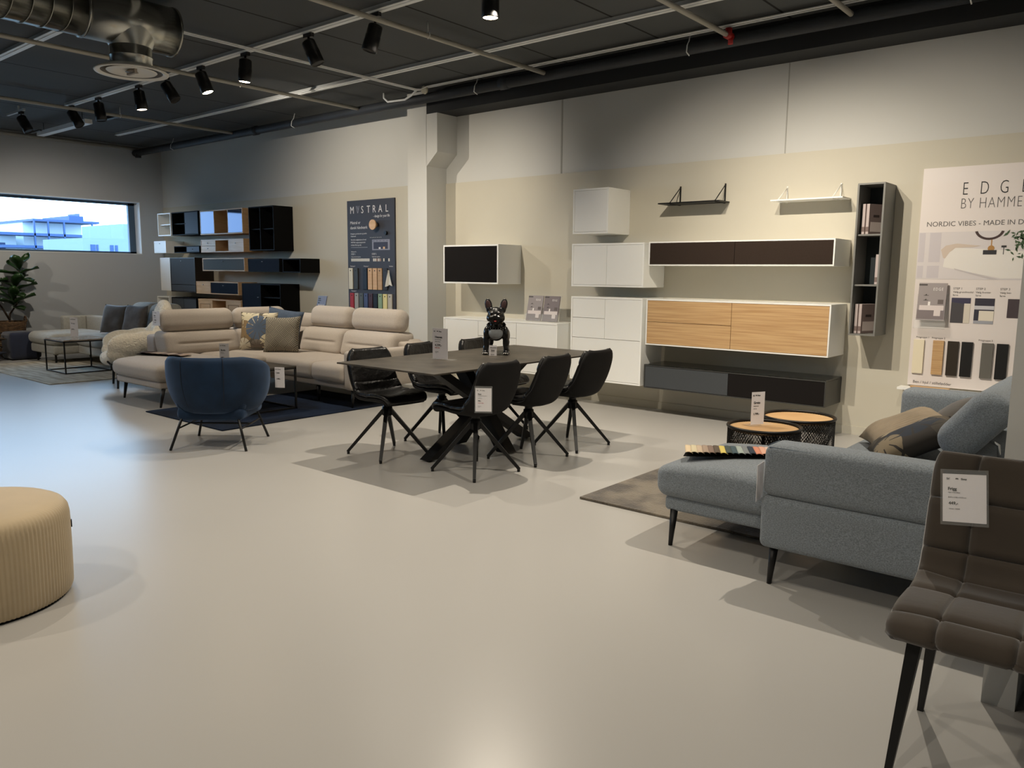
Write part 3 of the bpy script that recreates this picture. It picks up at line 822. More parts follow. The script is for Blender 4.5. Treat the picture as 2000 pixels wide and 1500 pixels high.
for k, x in enumerate((-1.45, -1.285, -1.115)):
    tx.text('STEP %d' % (k + 1), .024, x, yb, 1.318)
    tx.text(('Vælg grundmodul', 'Vælg fronter', 'Vælg ben')[k], .021, x, yb, 1.291)
    tx.text('farve', .02, x, yb, 1.266)
tx.build('lettering', m_inkg, t)
# printed interior photo
P_ = lambda c, n='print': M(n, c, .5)
pm = [P_((214, 208, 208)), P_((200, 194, 198)), P_((230, 226, 220)), P_((206, 190, 176)), P_((60, 38, 36)), P_((176, 130, 70)), P_((38, 38, 42)), P_((58, 84, 52)), P_((196, 190, 190)), P_((150, 140, 150))]
pc = MB().box(-1.742, -.392, yb - .0006, yb, 1.40, 1.785, 0)
q = yb - .0006
for (a, b_, c, d, mi) in [(-1.735, -1.69, 1.54, 1.78, 1), (-1.655, -1.57, 1.54, 1.78, 1), (-1.735, -1.69, 1.41, 1.51, 1), (-1.66, -1.57, 1.41, 1.51, 1)]:
    pc.box(a, b_, q - .0005, q, c, d, mi)
pc.prism([(-1.535, 1.56), (-1.50, 1.66), (-.392, 1.585), (-.392, 1.42), (-1.12, 1.41), (-1.54, 1.50)], q - .001, q, 'y', 2)
pc.prism([(-1.545, 1.575), (-1.565, 1.64), (-1.53, 1.675), (-1.45, 1.69), (-1.28, 1.67), (-1.33, 1.66), (-1.46, 1.655), (-1.50, 1.62), (-1.53, 1.57)], q - .0016, q - .001, 'y', 3)
arc = [(-1.225 + .105 * cos(a), 1.80 + .085 * sin(a)) for a in [pi + .2 + (pi - .4) * k / 14 for k in range(15)]]
arc2 = [(-1.225 + .085 * cos(a), 1.80 + .068 * sin(a)) for a in [2 * pi - .2 - (pi - .4) * k / 14 for k in range(15)]]
pc.prism(arc + arc2, q - .001, q, 'y', 4)
pc.cyl((0, 0), .024, 0, .001, 16, 5, T=Matrix.Translation((-1.205, q - .0005, 1.648)) @ Matrix.Rotation(pi / 2, 4, 'X'))
pc.box(-1.209, -1.201, q - .001, q, 1.665, 1.72, 5)
pc.box(-1.26, -1.165, q - .002, q - .001, 1.60, 1.635, 6).box(-1.135, -1.10, q - .002, q - .001, 1.655, 1.67, 6).box(-1.12, -1.115, q - .002, q - .001, 1.60, 1.655, 6)
rr = random.Random(3)
for k in range(70):
    a, b_ = rr.gauss(-.985, .055), rr.gauss(1.70, .06)
    b_ = min(b_, 1.775); r_ = .012 + rr.random() * .016; an = rr.random() * pi
    pc.prism([(a - r_ * cos(an), b_ - r_ * sin(an)), (a + r_ * .35 * sin(an), b_ - r_ * .35 * cos(an)), (a + r_ * cos(an), b_ + r_ * sin(an)), (a - r_ * .35 * sin(an), b_ + r_ * .35 * cos(an))], q - .002 - .0001 * (k % 5), q - .001, 'y', 7)
pc.prism([(-1.46, 1.49), (-1.14, 1.405), (-1.20, 1.405), (-1.45, 1.478)], q - .0015, q - .001, 'y', 8)
pc.build('printed_picture', pm, t)
# step pictures
pc = MB()
for k, (a, b_, c, d) in enumerate([(-1.455, -1.315, 1.045, 1.25), (-1.285, -1.145, 1.045, 1.25), (-1.055, -.95, 1.10, 1.25)]):
    pc.box(a, b_, q - .0005, yb, c, d, (0, 1, 2)[k])
pc.prism([(-1.455, 1.215), (-1.36, 1.20), (-1.36, 1.045), (-1.455, 1.045)], q - .001, q, 'y', 3)
pc.box(-1.36, -1.315, q - .001, q, 1.045, 1.205, 4)
pc.box(-1.285, -1.145, q - .001, q, 1.16, 1.19, 5).box(-1.25, -1.145, q - .002, q, 1.07, 1.15, 6).box(-1.285, -1.145, q - .001, q, 1.045, 1.07, 7)
pc.build('printed_picture', [P_((60, 58, 82)), P_((52, 50, 64)), P_((70, 60, 64)), P_((72, 70, 74)), P_((214, 206, 192)), P_((200, 200, 206)), P_((226, 218, 202)), P_((160, 162, 170))], t)
for (x, ok, c, lab) in [(-1.672, None, (232, 222, 196), 'cream sample strip at the left of the white board'), (-1.523, m_oak, (0, 0), 'oak sample strip on the white board'),
                        (-1.413, None, (44, 36, 26), 'dark brown fabric sample strip on the white board'), (-1.31, None, (18, 18, 18), 'black fabric sample strip beside the dark brown one'),
                        (-1.165, None, (102, 100, 94), 'grey fabric sample strip on the white board'), (-1.06, None, (14, 14, 15), 'black fabric sample strip at the right edge of the white board')]:
    strip(x, .082, .605, .892, c, lab, grp='sample strips on the white board', hole=False, y=PY, oak=ok)
# ledge
c = MB().box(-1.79, -.392, PY - .13, PY - .001, .468, .488)
tag(c.build('ledge', m_white_edge), 'narrow white ledge under the white display board', 'ledge')
c = MB().box(-1.70, -1.40, PY - .085, PY - .045, .489, .503)
tag(c.build('wood_sample', m_oak, bevel=.004), 'small oak sample bar lying on the white ledge', 'material sample')

# brochures -----------------------------------------------------------
bm_ = [P_((150, 142, 142), 'cover'), P_((96, 86, 84), 'cover'), P_((214, 204, 202), 'cover'), P_((60, 54, 52), 'cover'), P_((238, 234, 232), 'cover'), P_((122, 112, 114), 'cover')]
def cover(mb, T, w, h, tint=0):
    """front of an interiors catalogue, local x right, z up, facing -y, lower left at the origin"""
    mb.box(0, w, 0, .012, 0, h, tint, T)
    q = -.0006
    mb.box(0.02 * w, w * .98, q, 0, .02 * h, .28 * h, 5, T)
    mb.box(.08 * w, .95 * w, q - .0004, q, .27 * h, .40 * h, 2, T)
    mb.box(.62 * w, .85 * w, q - .0008, q, .12 * h, .27 * h, 2, T)
    mb.box(.38 * w, .46 * w, q - .0008, q, .40 * h, .50 * h, 4, T)
    mb.box(.72 * w, .92 * w, q - .0004, 0, .44 * h, .56 * h, 1, T)
    for zz in (.53, .66):
        mb.box(.2 * w, .38 * w, q - .0004, 0, zz * h, (zz + .012) * h, 3, T)
        mb.prism([(.24 * w, (zz + .012) * h), (.30 * w, (zz + .05) * h), (.32 * w, (zz + .012) * h)], q - .0006, 0, 'y', 3, T)
    mb.text('EDGE', .11 * h, .52 * w, q - .0004, .80 * h, 4, sx=.75, spacing=1.3, T=T)
    mb.box(0, .3 * w, q - .0004, 0, .93 * h, .97 * h, 3, T)
def acrylic_holder(label, T, w, h, loc):
    r = thing('brochure_holder', label, 'brochure holder', loc)
    c = MB().box(-.01, w + .01, .016, .019, 0, h + .01, 0, T).box(-.01, w + .01, -.02, -.017, 0, h * .28, 0, T).box(-.01, w + .01, -.02, .019, 0, .003, 0, T)
    c.box(-.012, -.009, -.02, .019, 0, h * .28, 0, T).box(w + .009, w + .012, -.02, .019, 0, h * .28, 0, T)
    c.build('stand', m_acryl, r)
    return r
tl = radians(12)
for k, (x, lab) in enumerate(((-5.80, 'grey catalogue in clear stand on the white sideboard, left of two'), (-5.565, 'purple-tinted catalogue in clear stand on the white sideboard, right of two'))):
    T = Matrix.Translation((x, 7.17, .878)) @ Matrix.Rotation(-tl, 4, 'X')
    c = MB(); cover(c, T, .215, .29, 0 if k == 0 else 5)
    tag(c.build('brochure', bm_), lab, 'brochure')
T = Matrix.Translation((-5.80, 7.17, .874)) @ Matrix.Rotation(-tl, 4, 'X')
acrylic_holder('clear double catalogue stand on the white sideboard', T, .455, .29, (-5.57, 7.17, .874))
T = Matrix.Translation((-1.70, 7.32, 1.06)) @ Matrix.Rotation(-radians(7), 4, 'X')
c = MB(); cover(c, T, .212, .31, 0)
tag(c.build('brochure', bm_), 'catalogue in a clear holder on the white display board', 'brochure')
T = Matrix.Translation((-1.70, 7.32, .99)) @ Matrix.Rotation(-radians(7), 4, 'X')
acrylic_holder('clear wall holder fixed to the white display board', T, .212, .28, (-1.6, 7.33, .99))
# small stand by the modular wall
c = MB().box(-9.40, -8.6, 6.75, BY - .03, .36, .765)
tag(c.build('low_bench', m_black, bevel=.004), 'low black bench behind the beige sofa, under the small leaflet stand', 'bench')
T = Matrix.Translation((-9.40, 6.86, .77)) @ Matrix.Rotation(-radians(14), 4, 'X')
c = MB().box(0, .2, 0, .01, 0, .31, 0, T).box(.06, .18, -.001, 0, .01, .12, 1, T).box(.02, .07, -.001, 0, .26, .28, 2, T).box(.02, .08, -.001, 0, .235, .25, 2, T).box(.02, .06, -.001, 0, .20, .22, 2, T)
for k in range(3):
    for j in range(2):
        c.box(.03 + .05 * k, .07 + .05 * k, -.001, 0, .135 + .03 * j, .158 + .03 * j, 3, T)
tag(c.build('brochure', [P_((120, 122, 140)), P_((150, 205, 235)), P_((40, 40, 44)), P_((186, 180, 180))]), 'grey-blue leaflet in a clear stand behind the beige sofa', 'brochure')
acrylic_holder('clear leaflet stand behind the beige sofa', T, .2, .31, (-9.3, 6.86, .77))

# books in the tall shelf
sm_ = [P_((190, 178, 176), 'spine'), P_((124, 108, 104), 'cover'), P_((60, 50, 48), 'cover'), P_((206, 192, 186), 'cover')]
def catalogue(x, z, rz, label, h=.245, T0=None):
    T = Matrix.Translation((x, 7.16, z)) @ Matrix.Rotation(rz, 4, 'Z')
    c = MB().box(-.014, .014, 0, .2, 0, h, 0, T).box(.0141, .0150, 0, .2, 0, h, 1, T).box(.015, .0156, .02, .18, .02, .1, 3, T).box(.015, .0156, .05, .12, .14, .16, 2, T)
    c.box(-.0145, .0145, -.0008, 0, .02, .06, 1, T)
    tag(c.build('catalogue', sm_), label, 'catalogue', 'catalogues in the tall grey shelf')
for (z, n, x0, rz) in ((1.772, 2, -2.128, -.42), (1.351, 1, -1.992, .06), (.932, 2, -2.135, -.42)):
    row = {1.772: 'top', 1.351: 'middle', .932: 'bottom'}[z]
    for k in range(n):
        lab = 'catalogue standing alone at the right of the middle compartment of the tall grey shelf' if n == 1 else \
            ('catalogue at the left of the %s compartment of the tall grey shelf, spine showing' % row if k == 0 else 'catalogue in the %s compartment of the tall grey shelf, cover showing beside another' % row)
        catalogue(x0 + .033 * k, z, rz, lab, .25)
# ------------------------------------------------------------------ price signs
def sofa_icon(mb, x, z, s, T, mi=0):
    q = -.0012
    mb.prism([(x - s, z - .35 * s), (x + s, z - .35 * s), (x + s, z + .1 * s), (x + .6 * s, z + .5 * s), (x - .6 * s, z + .5 * s), (x - s, z + .1 * s)], q, 0, 'y', mi, T)
def card(name, label, T, w, h, lines, loc, sleeve=False, foot=False, logo=True, lean=None, grp=None, text_scale=1.0):
    """price card: local x right, z up, face to -y, lower left corner at origin"""
    r = thing(name, label, 'price sign', loc, 0, grp)
    MB().box(0, w, 0, .0015, 0, h, 0, T).build('card', m_paper, r)
    mb = MB()
    if logo:
        s_ = .052 * h * text_scale
        mb.text("Sit'", s_, .09 * w, -.0008, .88 * h, 0, bold=.0002, T=T)
        sofa_icon(mb, .33 * w, .90 * h, .028 * h, T)
        mb.text('Sleep', s_, .42 * w, -.0008, .88 * h, 0, bold=.0002, T=T)
    for (s, size, fx, fz, mi) in lines:
        mb.text(s, size * h, fx * w, -.0008, fz * h, mi, bold=.0004 if size > .06 else 0, T=T)
    mb.build('lettering', [m_ink, m_inkg, m_red], r)
    if sleeve:
        MB().box(-.006, w + .006, -.003, -.002, -.010, h + .014, 0, T).build('plastic_sleeve', m_acryl, r)
        MB().box(.02 * w, .98 * w, -.0015, -.0005, h + .001, h + .011, 0, T).build('sleeve_strip', m_blackm, r)
    if foot:
        MB().box(-.02, w + .06, -.03, .05, -.004, -.001, 0, T).build('acrylic_foot', m_acryl, r)
    return r

# ------------------------------------------------------------------ dining table
m_stone = M('dark_ceramic_top', (64, 59, 52), .42, spec=.4, noise=(7, .45, 9), bump=(30, .1, .001))
TX0, TX1, TY0, TY1 = -4.765, -3.735, 3.665, 5.725
t = thing('dining_table', 'long dark stone-look dining table with crossed black steel legs', 'table', (-4.25, 4.695, 0))
MB().box(TX0, TX1, TY0, TY1, .738, .75).build('tabletop', m_stone, t, bevel=.002)
MB().box(TX0 + .12, TX1 - .12, TY0 + .2, TY1 - .2, .724, .738).build('subframe', m_blackm, t)
cx, cy = -4.26, 4.71
def beam(p0, p1, w, h):
    p0, p1 = Vector(p0), Vector(p1)
    d = (p1 - p0)
    side = Vector((-d.y, d.x, 0)).normalized() * w / 2
    vs = []
    for p in (p0, p1):
        e = d.normalized(); hv = Vector((e.x, e.y, 0)).normalized() * h / 2
        vs += [p - side - hv, p + side - hv, p + side + hv, p - side + hv]
    return MB().add(vs, [(0, 1, 5, 4), (1, 2, 6, 5), (2, 3, 7, 6), (3, 0, 4, 7), (3, 2, 1, 0), (4, 5, 6, 7)])
for (dx, dy) in ((0, .58), (.27, 0), (0, -.58), (-.27, 0)):
    lg = beam((cx + dx, cy + dy, .012), (cx - dx, cy - dy, .724), .10, .12)
    lg.cyl((cx + dx, cy + dy), .018, 0, .014, 12)
    lg.build('leg', m_blackm, t)
MB().box(cx - .07, cx + .07, cy - .07, cy + .07, .30, .43).build('centre_joint', m_blackm, t)

T = Matrix.Translation((-4.43, 4.33, .755)) @ Matrix.Rotation(radians(6), 4, 'Z')
card('price_sign', 'upright white price sign on the dining table, left of the dog statue', T, .15, .235,
     [('Heaven', .10, .16, .68, 0), ('Bord med bordplade', .032, .16, .62, 1), ('L 200 x B 100 cm', .032, .16, .55, 1), ('4.299,-', .105, .16, .41, 0), ('SPAR 40%', .048, .16, .34, 2), ('Normalpris', .03, .18, .22, 1), ('7.199,-', .03, .18, .18, 1)],
     (-4.37, 4.33, .751), foot=True)

# ------------------------------------------------------------------ leather dining chairs (front = +x local)
def chair_profile(u):
    # u: 0 front edge of the seat .. 1 top of the back
    P = [(.235, .425), (.21, .452), (.12, .455), (.0, .444), (-.10, .437), (-.165, .455), (-.205, .52), (-.235, .62), (-.262, .72), (-.285, .815)]
    k = u * (len(P) - 1); i = min(int(k), len(P) - 2); f = k - i
    p0 = P[max(0, i - 1)]; p1 = P[i]; p2 = P[i + 1]; p3 = P[min(len(P) - 1, i + 2)]
    def cr(a, b, c, d):
        return .5 * ((2 * b) + (-a + c) * f + (2 * a - 5 * b + 4 * c - d) * f * f + (-a + 3 * b - 3 * c + d) * f ** 3)
    return cr(p0[0], p1[0], p2[0], p3[0]), cr(p0[1], p1[1], p2[1], p3[1])
def half_w(u):
    if u < .45:
        return .235 - .03 * (1 - u / .45) ** 2 - .03 * max(0, .1 - u) / .1
    return (.238 - .03 * (u - .45) / .55) * (1 - .30 * max(0, (u - .88) / .12) ** 2.2)
def dip(u):
    return .018 + .055 * math.exp(-((u - .58) / .16) ** 2) + .03 * max(0, u - .55)
def chair_surf(off, crease=0.0):
    def fn(u, v):
        x, z = chair_profile(u)
        x2, z2 = chair_profile(min(1, u + .01)); x1, z1 = chair_profile(max(0, u - .01))
        tx_, tz_ = x2 - x1, z2 - z1
        l = sqrt(tx_ * tx_ + tz_ * tz_)
        nx, nz = tz_ / l, -tx_ / l          # towards the sitter
        if nz < 0 and u < .4:
            nx, nz = -nx, -nz
        w = (v - .5) * 2
        o = off + dip(u) * abs(w) ** 2.6
        if crease:
            for uc in (.30, .52, .70, .86):
                o -= crease * math.exp(-((u - uc) / .012) ** 2)
            o += crease * .35 * sin(46 * w + 8 * u * (1 + w)) * (1 if .45 < u else .5) * (1 - abs(w) ** 4) * (1 - u ** 10)
            o += .014 * sin(pi * min(1, max(0, u))) * (1 - w * w)
        hw = half_w(u)
        return (x + nx * o, w * hw * (1 - .05 * abs(w) ** 6), z + nz * o)
    return fn
m_piping = M('black_leather_piping', (26, 25, 24), .35)
def make_dining_chair(label, rz, loc, grp):
    t = thing('dining_chair', label, 'chair', loc, rz, grp)
    sh = MB().slab(chair_surf(-.004), .024, 34, 18)
    sh.build('shell', m_blackshell, t, world=False)
    def pad_u(u):
        return .02 + .96 * u
    f = chair_surf(.026, .007)
    pad = MB().slab(lambda u, v: f(pad_u(u), .02 + .96 * v), .036, 90, 30)
    pad.build('padded_cushion', m_leather, t, world=False)
    MB().lathe([(.05, .422), (.05, .41), (.030, .405), (.030, .385), (.040, .38), (.040, .315), (.022, .305)], n=20).box(-.09, .09, -.09, .09, .417, .426).build('swivel_hub', m_blackm, t, world=False)
    for k in range(4):
        a = pi / 4 + k * pi / 2
        d = Vector((cos(a), sin(a), 0))
        lg = MB()
        p = [d * .02 + Vector((0, 0, .362)), d * .315 + Vector((0, 0, .018))]
        lg.tube(p, [.022, .015], 4, sq=True)
        lg.cyl((d.x * .31, d.y * .31), .011, 0, .02, 10)
        lg.build('leg', m_blackm, t, world=False)
    return t
GC = 'black leather dining chairs around the table'
c0 = make_dining_chair('black leather dining chair at the left end of the far side, whole seat showing', radians(-6), (-4.66, 4.06, 0), GC)
dup(c0, (-4.72, 4.72, 0), radians(4), 'black leather dining chair partly behind the upright price sign', GC)
dup(c0, (-4.70, 5.36, 0), radians(2), 'black leather dining chair whose back shows behind the dog statue', GC)
chA = dup(c0, (-3.78, 4.12, 0), radians(176), 'black dining chair nearest the camera with a price card hung on its back', GC)
dup(c0, (-3.77, 4.71, 0), radians(184), 'black dining chair in the middle of the near side, seen from behind', GC)
dup(c0, (-3.785, 5.31, 0), radians(178), 'black dining chair at the right end of the near side, seen from behind', GC)
T = Matrix.Translation((-3.545, 3.86, .50)) @ Matrix.Rotation(radians(36), 4, 'Z')
card('price_card', 'white price card in a clear sleeve hanging on the nearest dining chair', T, .108, .158,
     [('Boss', .075, .16, .72, 0), ('Spisebordsstol sort læder', .036, .16, .66, 1), ('sæde 50 cm', .036, .16, .56, 1), ('799,-', .065, .16, .43, 0), ('SPAR 1.000,-', .05, .16, .34, 2), ('Normalpris', .03, .16, .22, 1), ('1.799,-', .03, .16, .17, 1)],
     (-3.55, 3.84, .5), sleeve=True)

# ------------------------------------------------------------------ french bulldog statue (front = -y local)
m_dog = M('glossy_black_resin', (12, 12, 13), .3, spec=.5, coat=.2)
m_dogw = M('pale_grey_chest', (178, 184, 188), .35, noise=(14, .25), spec=.5)
dog = thing('dog_statue', 'glossy black french bulldog statue with a studded collar on the dining table', 'statue', (-4.32, 4.96, .751), radians(36))
DS = .46 / .50
def ell(mb, c, r, rx=0, ry=0, rz=0, mi=0, n=16):
    vs = []; fs = []
    Tm = Matrix.Translation(Vector(c) * DS) @ Matrix.Rotation(rz, 4, 'Z') @ Matrix.Rotation(ry, 4, 'Y') @ Matrix.Rotation(rx, 4, 'X') @ Matrix.Diagonal((r[0] * DS, r[1] * DS, r[2] * DS, 1))
    vs.append((0, 0, -1))
    for i in range(1, n):
        p = -pi / 2 + pi * i / n
        for k in range(n):
            a = 2 * pi * k / n
            vs.append((cos(p) * cos(a), cos(p) * sin(a), sin(p)))
    vs.append((0, 0, 1))
    for k in range(n):
        fs.append((0, 1 + (k + 1) % n, 1 + k)); fs.append((len(vs) - 1, 1 + (n - 2) * n + k, 1 + (n - 2) * n + (k + 1) % n))
    for i in range(n - 2):
        for k in range(n):
            l = (k + 1) % n
            fs.append((1 + i * n + k, 1 + i * n + l, 1 + (i + 1) * n + l, 1 + (i + 1) * n + k))
    return mb.add(vs, fs, mi, True, Tm)
bd = MB()
ell(bd, (0, .02, .225), (.088, .12, .088), rx=.12)      # chest
ell(bd, (0, -.035, .205), (.08, .075, .085))
ell(bd, (0, .16, .215), (.07, .11, .07))
ell(bd, (0, .235, .20), (.072, .07, .078))
ell(bd, (0, -.03, .285), (.062, .06, .07), rx=.3)        # neck
ell(bd, (0, -.07, .355), (.075, .066, .064))            # skull
ell(bd, (0, -.07, .375), (.06, .055, .052))
for s_ in (-1, 1):
    ell(bd, (s_ * .032, -.125, .325), (.034, .028, .03))   # flews
    ell(bd, (s_ * .055, -.09, .33), (.028, .04, .036))     # cheeks
    ell(bd, (s_ * .036, -.122, .368), (.017, .014, .016))  # brows
    ell(bd, (s_ * .082, -.035, .19), (.034, .048, .062))   # shoulders
    ell(bd, (s_ * .088, -.04, .115), (.029, .031, .075), ry=s_ * .05)
    ell(bd, (s_ * .092, -.045, .05), (.025, .026, .045))
    ell(bd, (s_ * .092, -.062, .016), (.033, .04, .017))
    for k in range(3):
        ell(bd, (s_ * .092 + (k - 1) * .018, -.096, .013), (.0105, .014, .0125), n=10)
    ell(bd, (s_ * .068, .235, .15), (.038, .058, .07), rx=-.25)   # thigh
    ell(bd, (s_ * .075, .262, .09), (.026, .028, .045), rx=.5)
    ell(bd, (s_ * .077, .262, .045), (.021, .023, .045), rx=-.1)
    ell(bd, (s_ * .077, .242, .014), (.028, .038, .0145))
    for k in range(3):
        ell(bd, (s_ * .077 + (k - 1) * .016, .208, .011), (.0095, .013, .011), n=10)
ell(bd, (0, -.135, .345), (.022, .016, .014))           # nose
ell(bd, (0, -.118, .292), (.036, .024, .018))           # chin
ell(bd, (0, .30, .245), (.014, .022, .014))
for s_ in (-1, 1):
    ell(bd, (s_ * .068, -.052, .44), (.034, .016, .062), ry=s_ * .20)
    ell(bd, (s_ * .060, -.055, .40), (.030, .022, .034), ry=s_ * .2)
bd.build('body', m_dog, dog, world=False, remesh=.0052, smooth_it=3)
er = MB()
for s_ in (-1, 1):
    ell(er, (s_ * .069, -.0655, .437), (.023, .006, .047), ry=s_ * .20)
er.build('inner_ear', M('brown_inner_ear', (74, 52, 52), .5), dog, world=False)
ch = MB(); ell(ch, (0, -.062, .195), (.068, .055, .062), rx=.1)
ch.build('chest_patch', m_dogw, dog, world=False)
ey = MB()
for s_ in (-1, 1):
    ell(ey, (s_ * .036, -.131, .358), (.011, .009, .011), n=12)
ey.build('eye', M('dark_eye', (20, 12, 8), .03, spec=.9), dog, world=False)
to = MB(); ell(to, (0, -.1385, .302), (.013, .009, .006), n=12)
to.build('tongue', M('red_tongue', (196, 72, 66), .3), dog, world=False)
mo = MB(); ell(mo, (0, -.133, .307), (.024, .012, .011), n=12)
mo.build('mouth', M('dark_red_mouth', (60, 10, 12), .4), dog, world=False)
cl_ = MB()
ring = [Vector((.076 * cos(a), -.035 + .068 * sin(a), .262 + .028 * sin(a))) * DS for a in [2 * pi * k / 40 for k in range(40)]]
cl_.tube(ring, .010 * DS, 10, closed=True)
col_ = cl_.build('collar', m_black, dog, world=False)
for k in range(22):
    a = 2 * pi * (k + .5) / 22
    c_ = Vector((.0845 * cos(a), -.035 + .0765 * sin(a), .262 + .028 * sin(a)))
    st = MB(); ell(st, c_, (.0042, .0042, .0042), n=8)
    st.build('stud', m_chrome, col_, world=False)
nl = MB()
for s_ in (-1, 1):
    for k in range(3):
        ell(nl, (s_ * .092 + (k - 1) * .018, -.111, .014), (.0055, .004, .0065), n=8)
        ell(nl, (s_ * .077 + (k - 1) * .016, .194, .012), (.0045, .004, .0055), n=8)
nl.build('claws', M('pale_claw', (190, 185, 175), .25), dog, world=False)
T = Matrix.Translation((-4.255, 4.795, .752)) @ Matrix.Rotation(radians(38), 4, 'Z')
card('price_card', 'small white price card leaning at the dog statue front paws', T, .062, .085, [('BULLDOG', .13, .15, .75, 1), ('799', .24, .22, .40, 0), ('H 46 cm', .1, .2, .12, 1)], (-4.23, 4.81, .751), logo=False)
# ------------------------------------------------------------------ soft furniture
m_bei = M('beige_woven_fabric', (184, 174, 163), .95, spec=.15, noise=(160, .10), bump=(260, .3, .0015), sheen=.2)
m_blue = M('light_blue_melange', (118, 125, 131), .95, spec=.15, noise=(170, .3, 3), bump=(160, .35, .002), sheen=.2, stretch=(1, 1, 1.6))
m_gsofa = M('pale_grey_fabric', (168, 166, 158), .95, spec=.15, noise=(30, .08), bump=(200, .2, .001), sheen=.2)
m_velvet = M('blue_velvet', (15, 37, 61), .75, spec=.25, sheen=.25, noise=(7, .25), bump=(30, .1, .003))
m_velvet.node_tree.nodes['Principled BSDF'].inputs['Sheen Tint'].default_value = (0.35, 0.5, 0.8, 1)
m_wool = M('cream_sheepskin', (242, 232, 212), 1.0, spec=.1, noise=(30, .06), bump=(48, .9, .02, 4), sheen=.5)
m_seam = M('dark_seam', (70, 64, 58), .9)
m_seamb = M('grey_blue_seam', (58, 72, 84), .9)

def rug(name, label, x0, x1, y0, y1, m, z=.012):
    c = MB().box(x0, x1, y0, y1, .001, z)
    return tag(c.build(name, m, bevel=.003), label, 'rug')
rug('area_rug', 'dark navy shiny rug under the blue armchair and black coffee table', -7.86, -6.42, 3.67, 5.75, M('navy_rug', (12, 18, 30), .85, noise=(2.2, .5, 6, .1), col2=(22, 34, 54), spec=.15, bump=(120, .6, .006)))
rug('area_rug', 'pale woven rug under the marble coffee table and the grey sofa', -13.35, -10.56, 3.77, 6.1, M('pale_rug', (196, 190, 174), .95, noise=(2.5, .3, 8, .1), col2=(164, 155, 138), bump=(90, .8, .006), stretch=(1, 6, 1)))
rug('area_rug', 'mottled brown-grey rug partly under the light blue sofa', -2.81, -1.0, 4.04, 6.4, M('brown_rug', (118, 108, 92), .9, noise=(4.5, .3, 8, .10), col2=(66, 58, 49), bump=(90, .9, .008), sheen=.4), .016)

def taper_leg(parent, x, y, z1, lean=(0, 0), r0=.013, r1=.024, m=None):
    c = MB().tube([(x + lean[0], y + lean[1], 0.0), (x, y, z1)], r0, 14, r2=r1)
    c.build('leg', m or m_blackm, parent)

def softbox(x0, x1, y0, y1, z0, z1, r, puff=(0, 0, 0), m=5, k=4, fn=None, T=None):
    return MB().soft(((x0 + x1) / 2, (y0 + y1) / 2, (z0 + z1) / 2), ((x1 - x0) / 2, (y1 - y0) / 2, (z1 - z0) / 2), r, puff, m, k, fn=fn, T=T)

def roll(x0, x1, y0, y1, zc, hh, tilt, axis, r=None, th=.085):
    """oval headrest roll running along axis, leaning back by tilt"""
    if axis == 'y':
        L_ = (y1 - y0) / 2; c = ((x0 + x1) / 2, (y0 + y1) / 2, zc)
        T = Matrix.Translation(c) @ Matrix.Rotation(tilt, 4, 'Y')
        return MB().soft((0, 0, 0), (th, L_, hh), th * .97, (.0, .0, .0), 5, 6, T=T)
    L_ = (x1 - x0) / 2; c = ((x0 + x1) / 2, (y0 + y1) / 2, zc)
    T = Matrix.Translation(c) @ Matrix.Rotation(-tilt, 4, 'X')
    return MB().soft((0, 0, 0), (L_, th, hh), th * .97, (0, 0, 0), 5, 6, T=T)

# --- light blue sofa
s = thing('corner_sofa', 'light blue-grey sofa with chaise and raised headrest, at the right', 'sofa', (-1.2, 4.6, 0))
softbox(-1.385, -.45, 3.425, 3.62, .425, .665, .045, (0, .004, .006), 8).build('armrest', m_blue, s)
softbox(-1.385, -.45, 3.425, 3.62, .185, .43, .03, (0, .004, 0), 8).build('side_panel', m_blue, s)
MB().tube([(-1.36, 3.440, .652), (-.47, 3.440, .652)], .0025, 6).tube([(-1.375, 3.46, .655), (-1.375, 3.6, .655)], .0025, 6).build('armrest_seam', m_seamb, s)
softbox(-1.385, -.45, 5.72, 5.92, .185, .675, .045, (0, .004, .004), 8).build('armrest', m_blue, s)
def ch_fn(p, u):
    return (p.x, p.y, p.z - (.03 * max(0, -u[0] - .55) / .45 * max(0, u[2])))
softbox(-2.05, -.72, 3.625, 4.44, .255, .452, .065, (.012, 0, .014), 9, 5, ch_fn).build('chaise_cushion', m_blue, s)
softbox(-2.0, -.6, 3.66, 4.42, .185, .262, .02, (0, 0, 0), 4).build('chaise_base', m_blue, s)
for (a, b_) in ((4.445, 5.08), (5.085, 5.715)):
    softbox(-1.41, -.62, a, b_, .24, .452, .055, (.01, 0, .014), 6).build('seat_cushion', m_blue, s)
softbox(-1.36, -.5, 4.44, 5.72, .185, .25, .02, m=4).build('seat_base', m_blue, s)
softbox(-.56, -.425, 3.61, 5.73, .185, .64, .04, m=5).build('back_frame', m_blue, s)
for (a, b_) in ((3.63, 4.66), (4.67, 5.71)):
    softbox(-.78, -.55, a, b_, .44, .66, .09, (.02, 0, .01), 5, 6, lambda p, u: (p.x + .05 * u[2], p.y, p.z)).build('back_cushion', m_blue, s)
    h = roll(-.68, -.56, a + .08, b_ - .03, .80, .165, radians(38), 'y', th=.085).build('headrest', m_blue, s)
    for yy in (a + .3, b_ - .2):
        MB().tube([(-.60, yy, .73), (-.545, yy, .70), (-.535, yy, .62)], .008, 8).build('headrest_bracket', m_chrome, h)
for (x, y, l) in ((-1.95, 3.68, (0.0, -.03)), (-1.335, 3.50, (-.01, -.015)), (-1.95, 4.36, (0, .02)), (-1.335, 5.85, (0, 0)), (-.5, 3.5, (0, 0)), (-.5, 5.85, (0, 0))):
    taper_leg(s, x, y, .19, l, .011, .021)
T = Matrix.Translation((-1.405, 3.50, .40)) @ Matrix.Rotation(radians(-84), 4, 'Z')
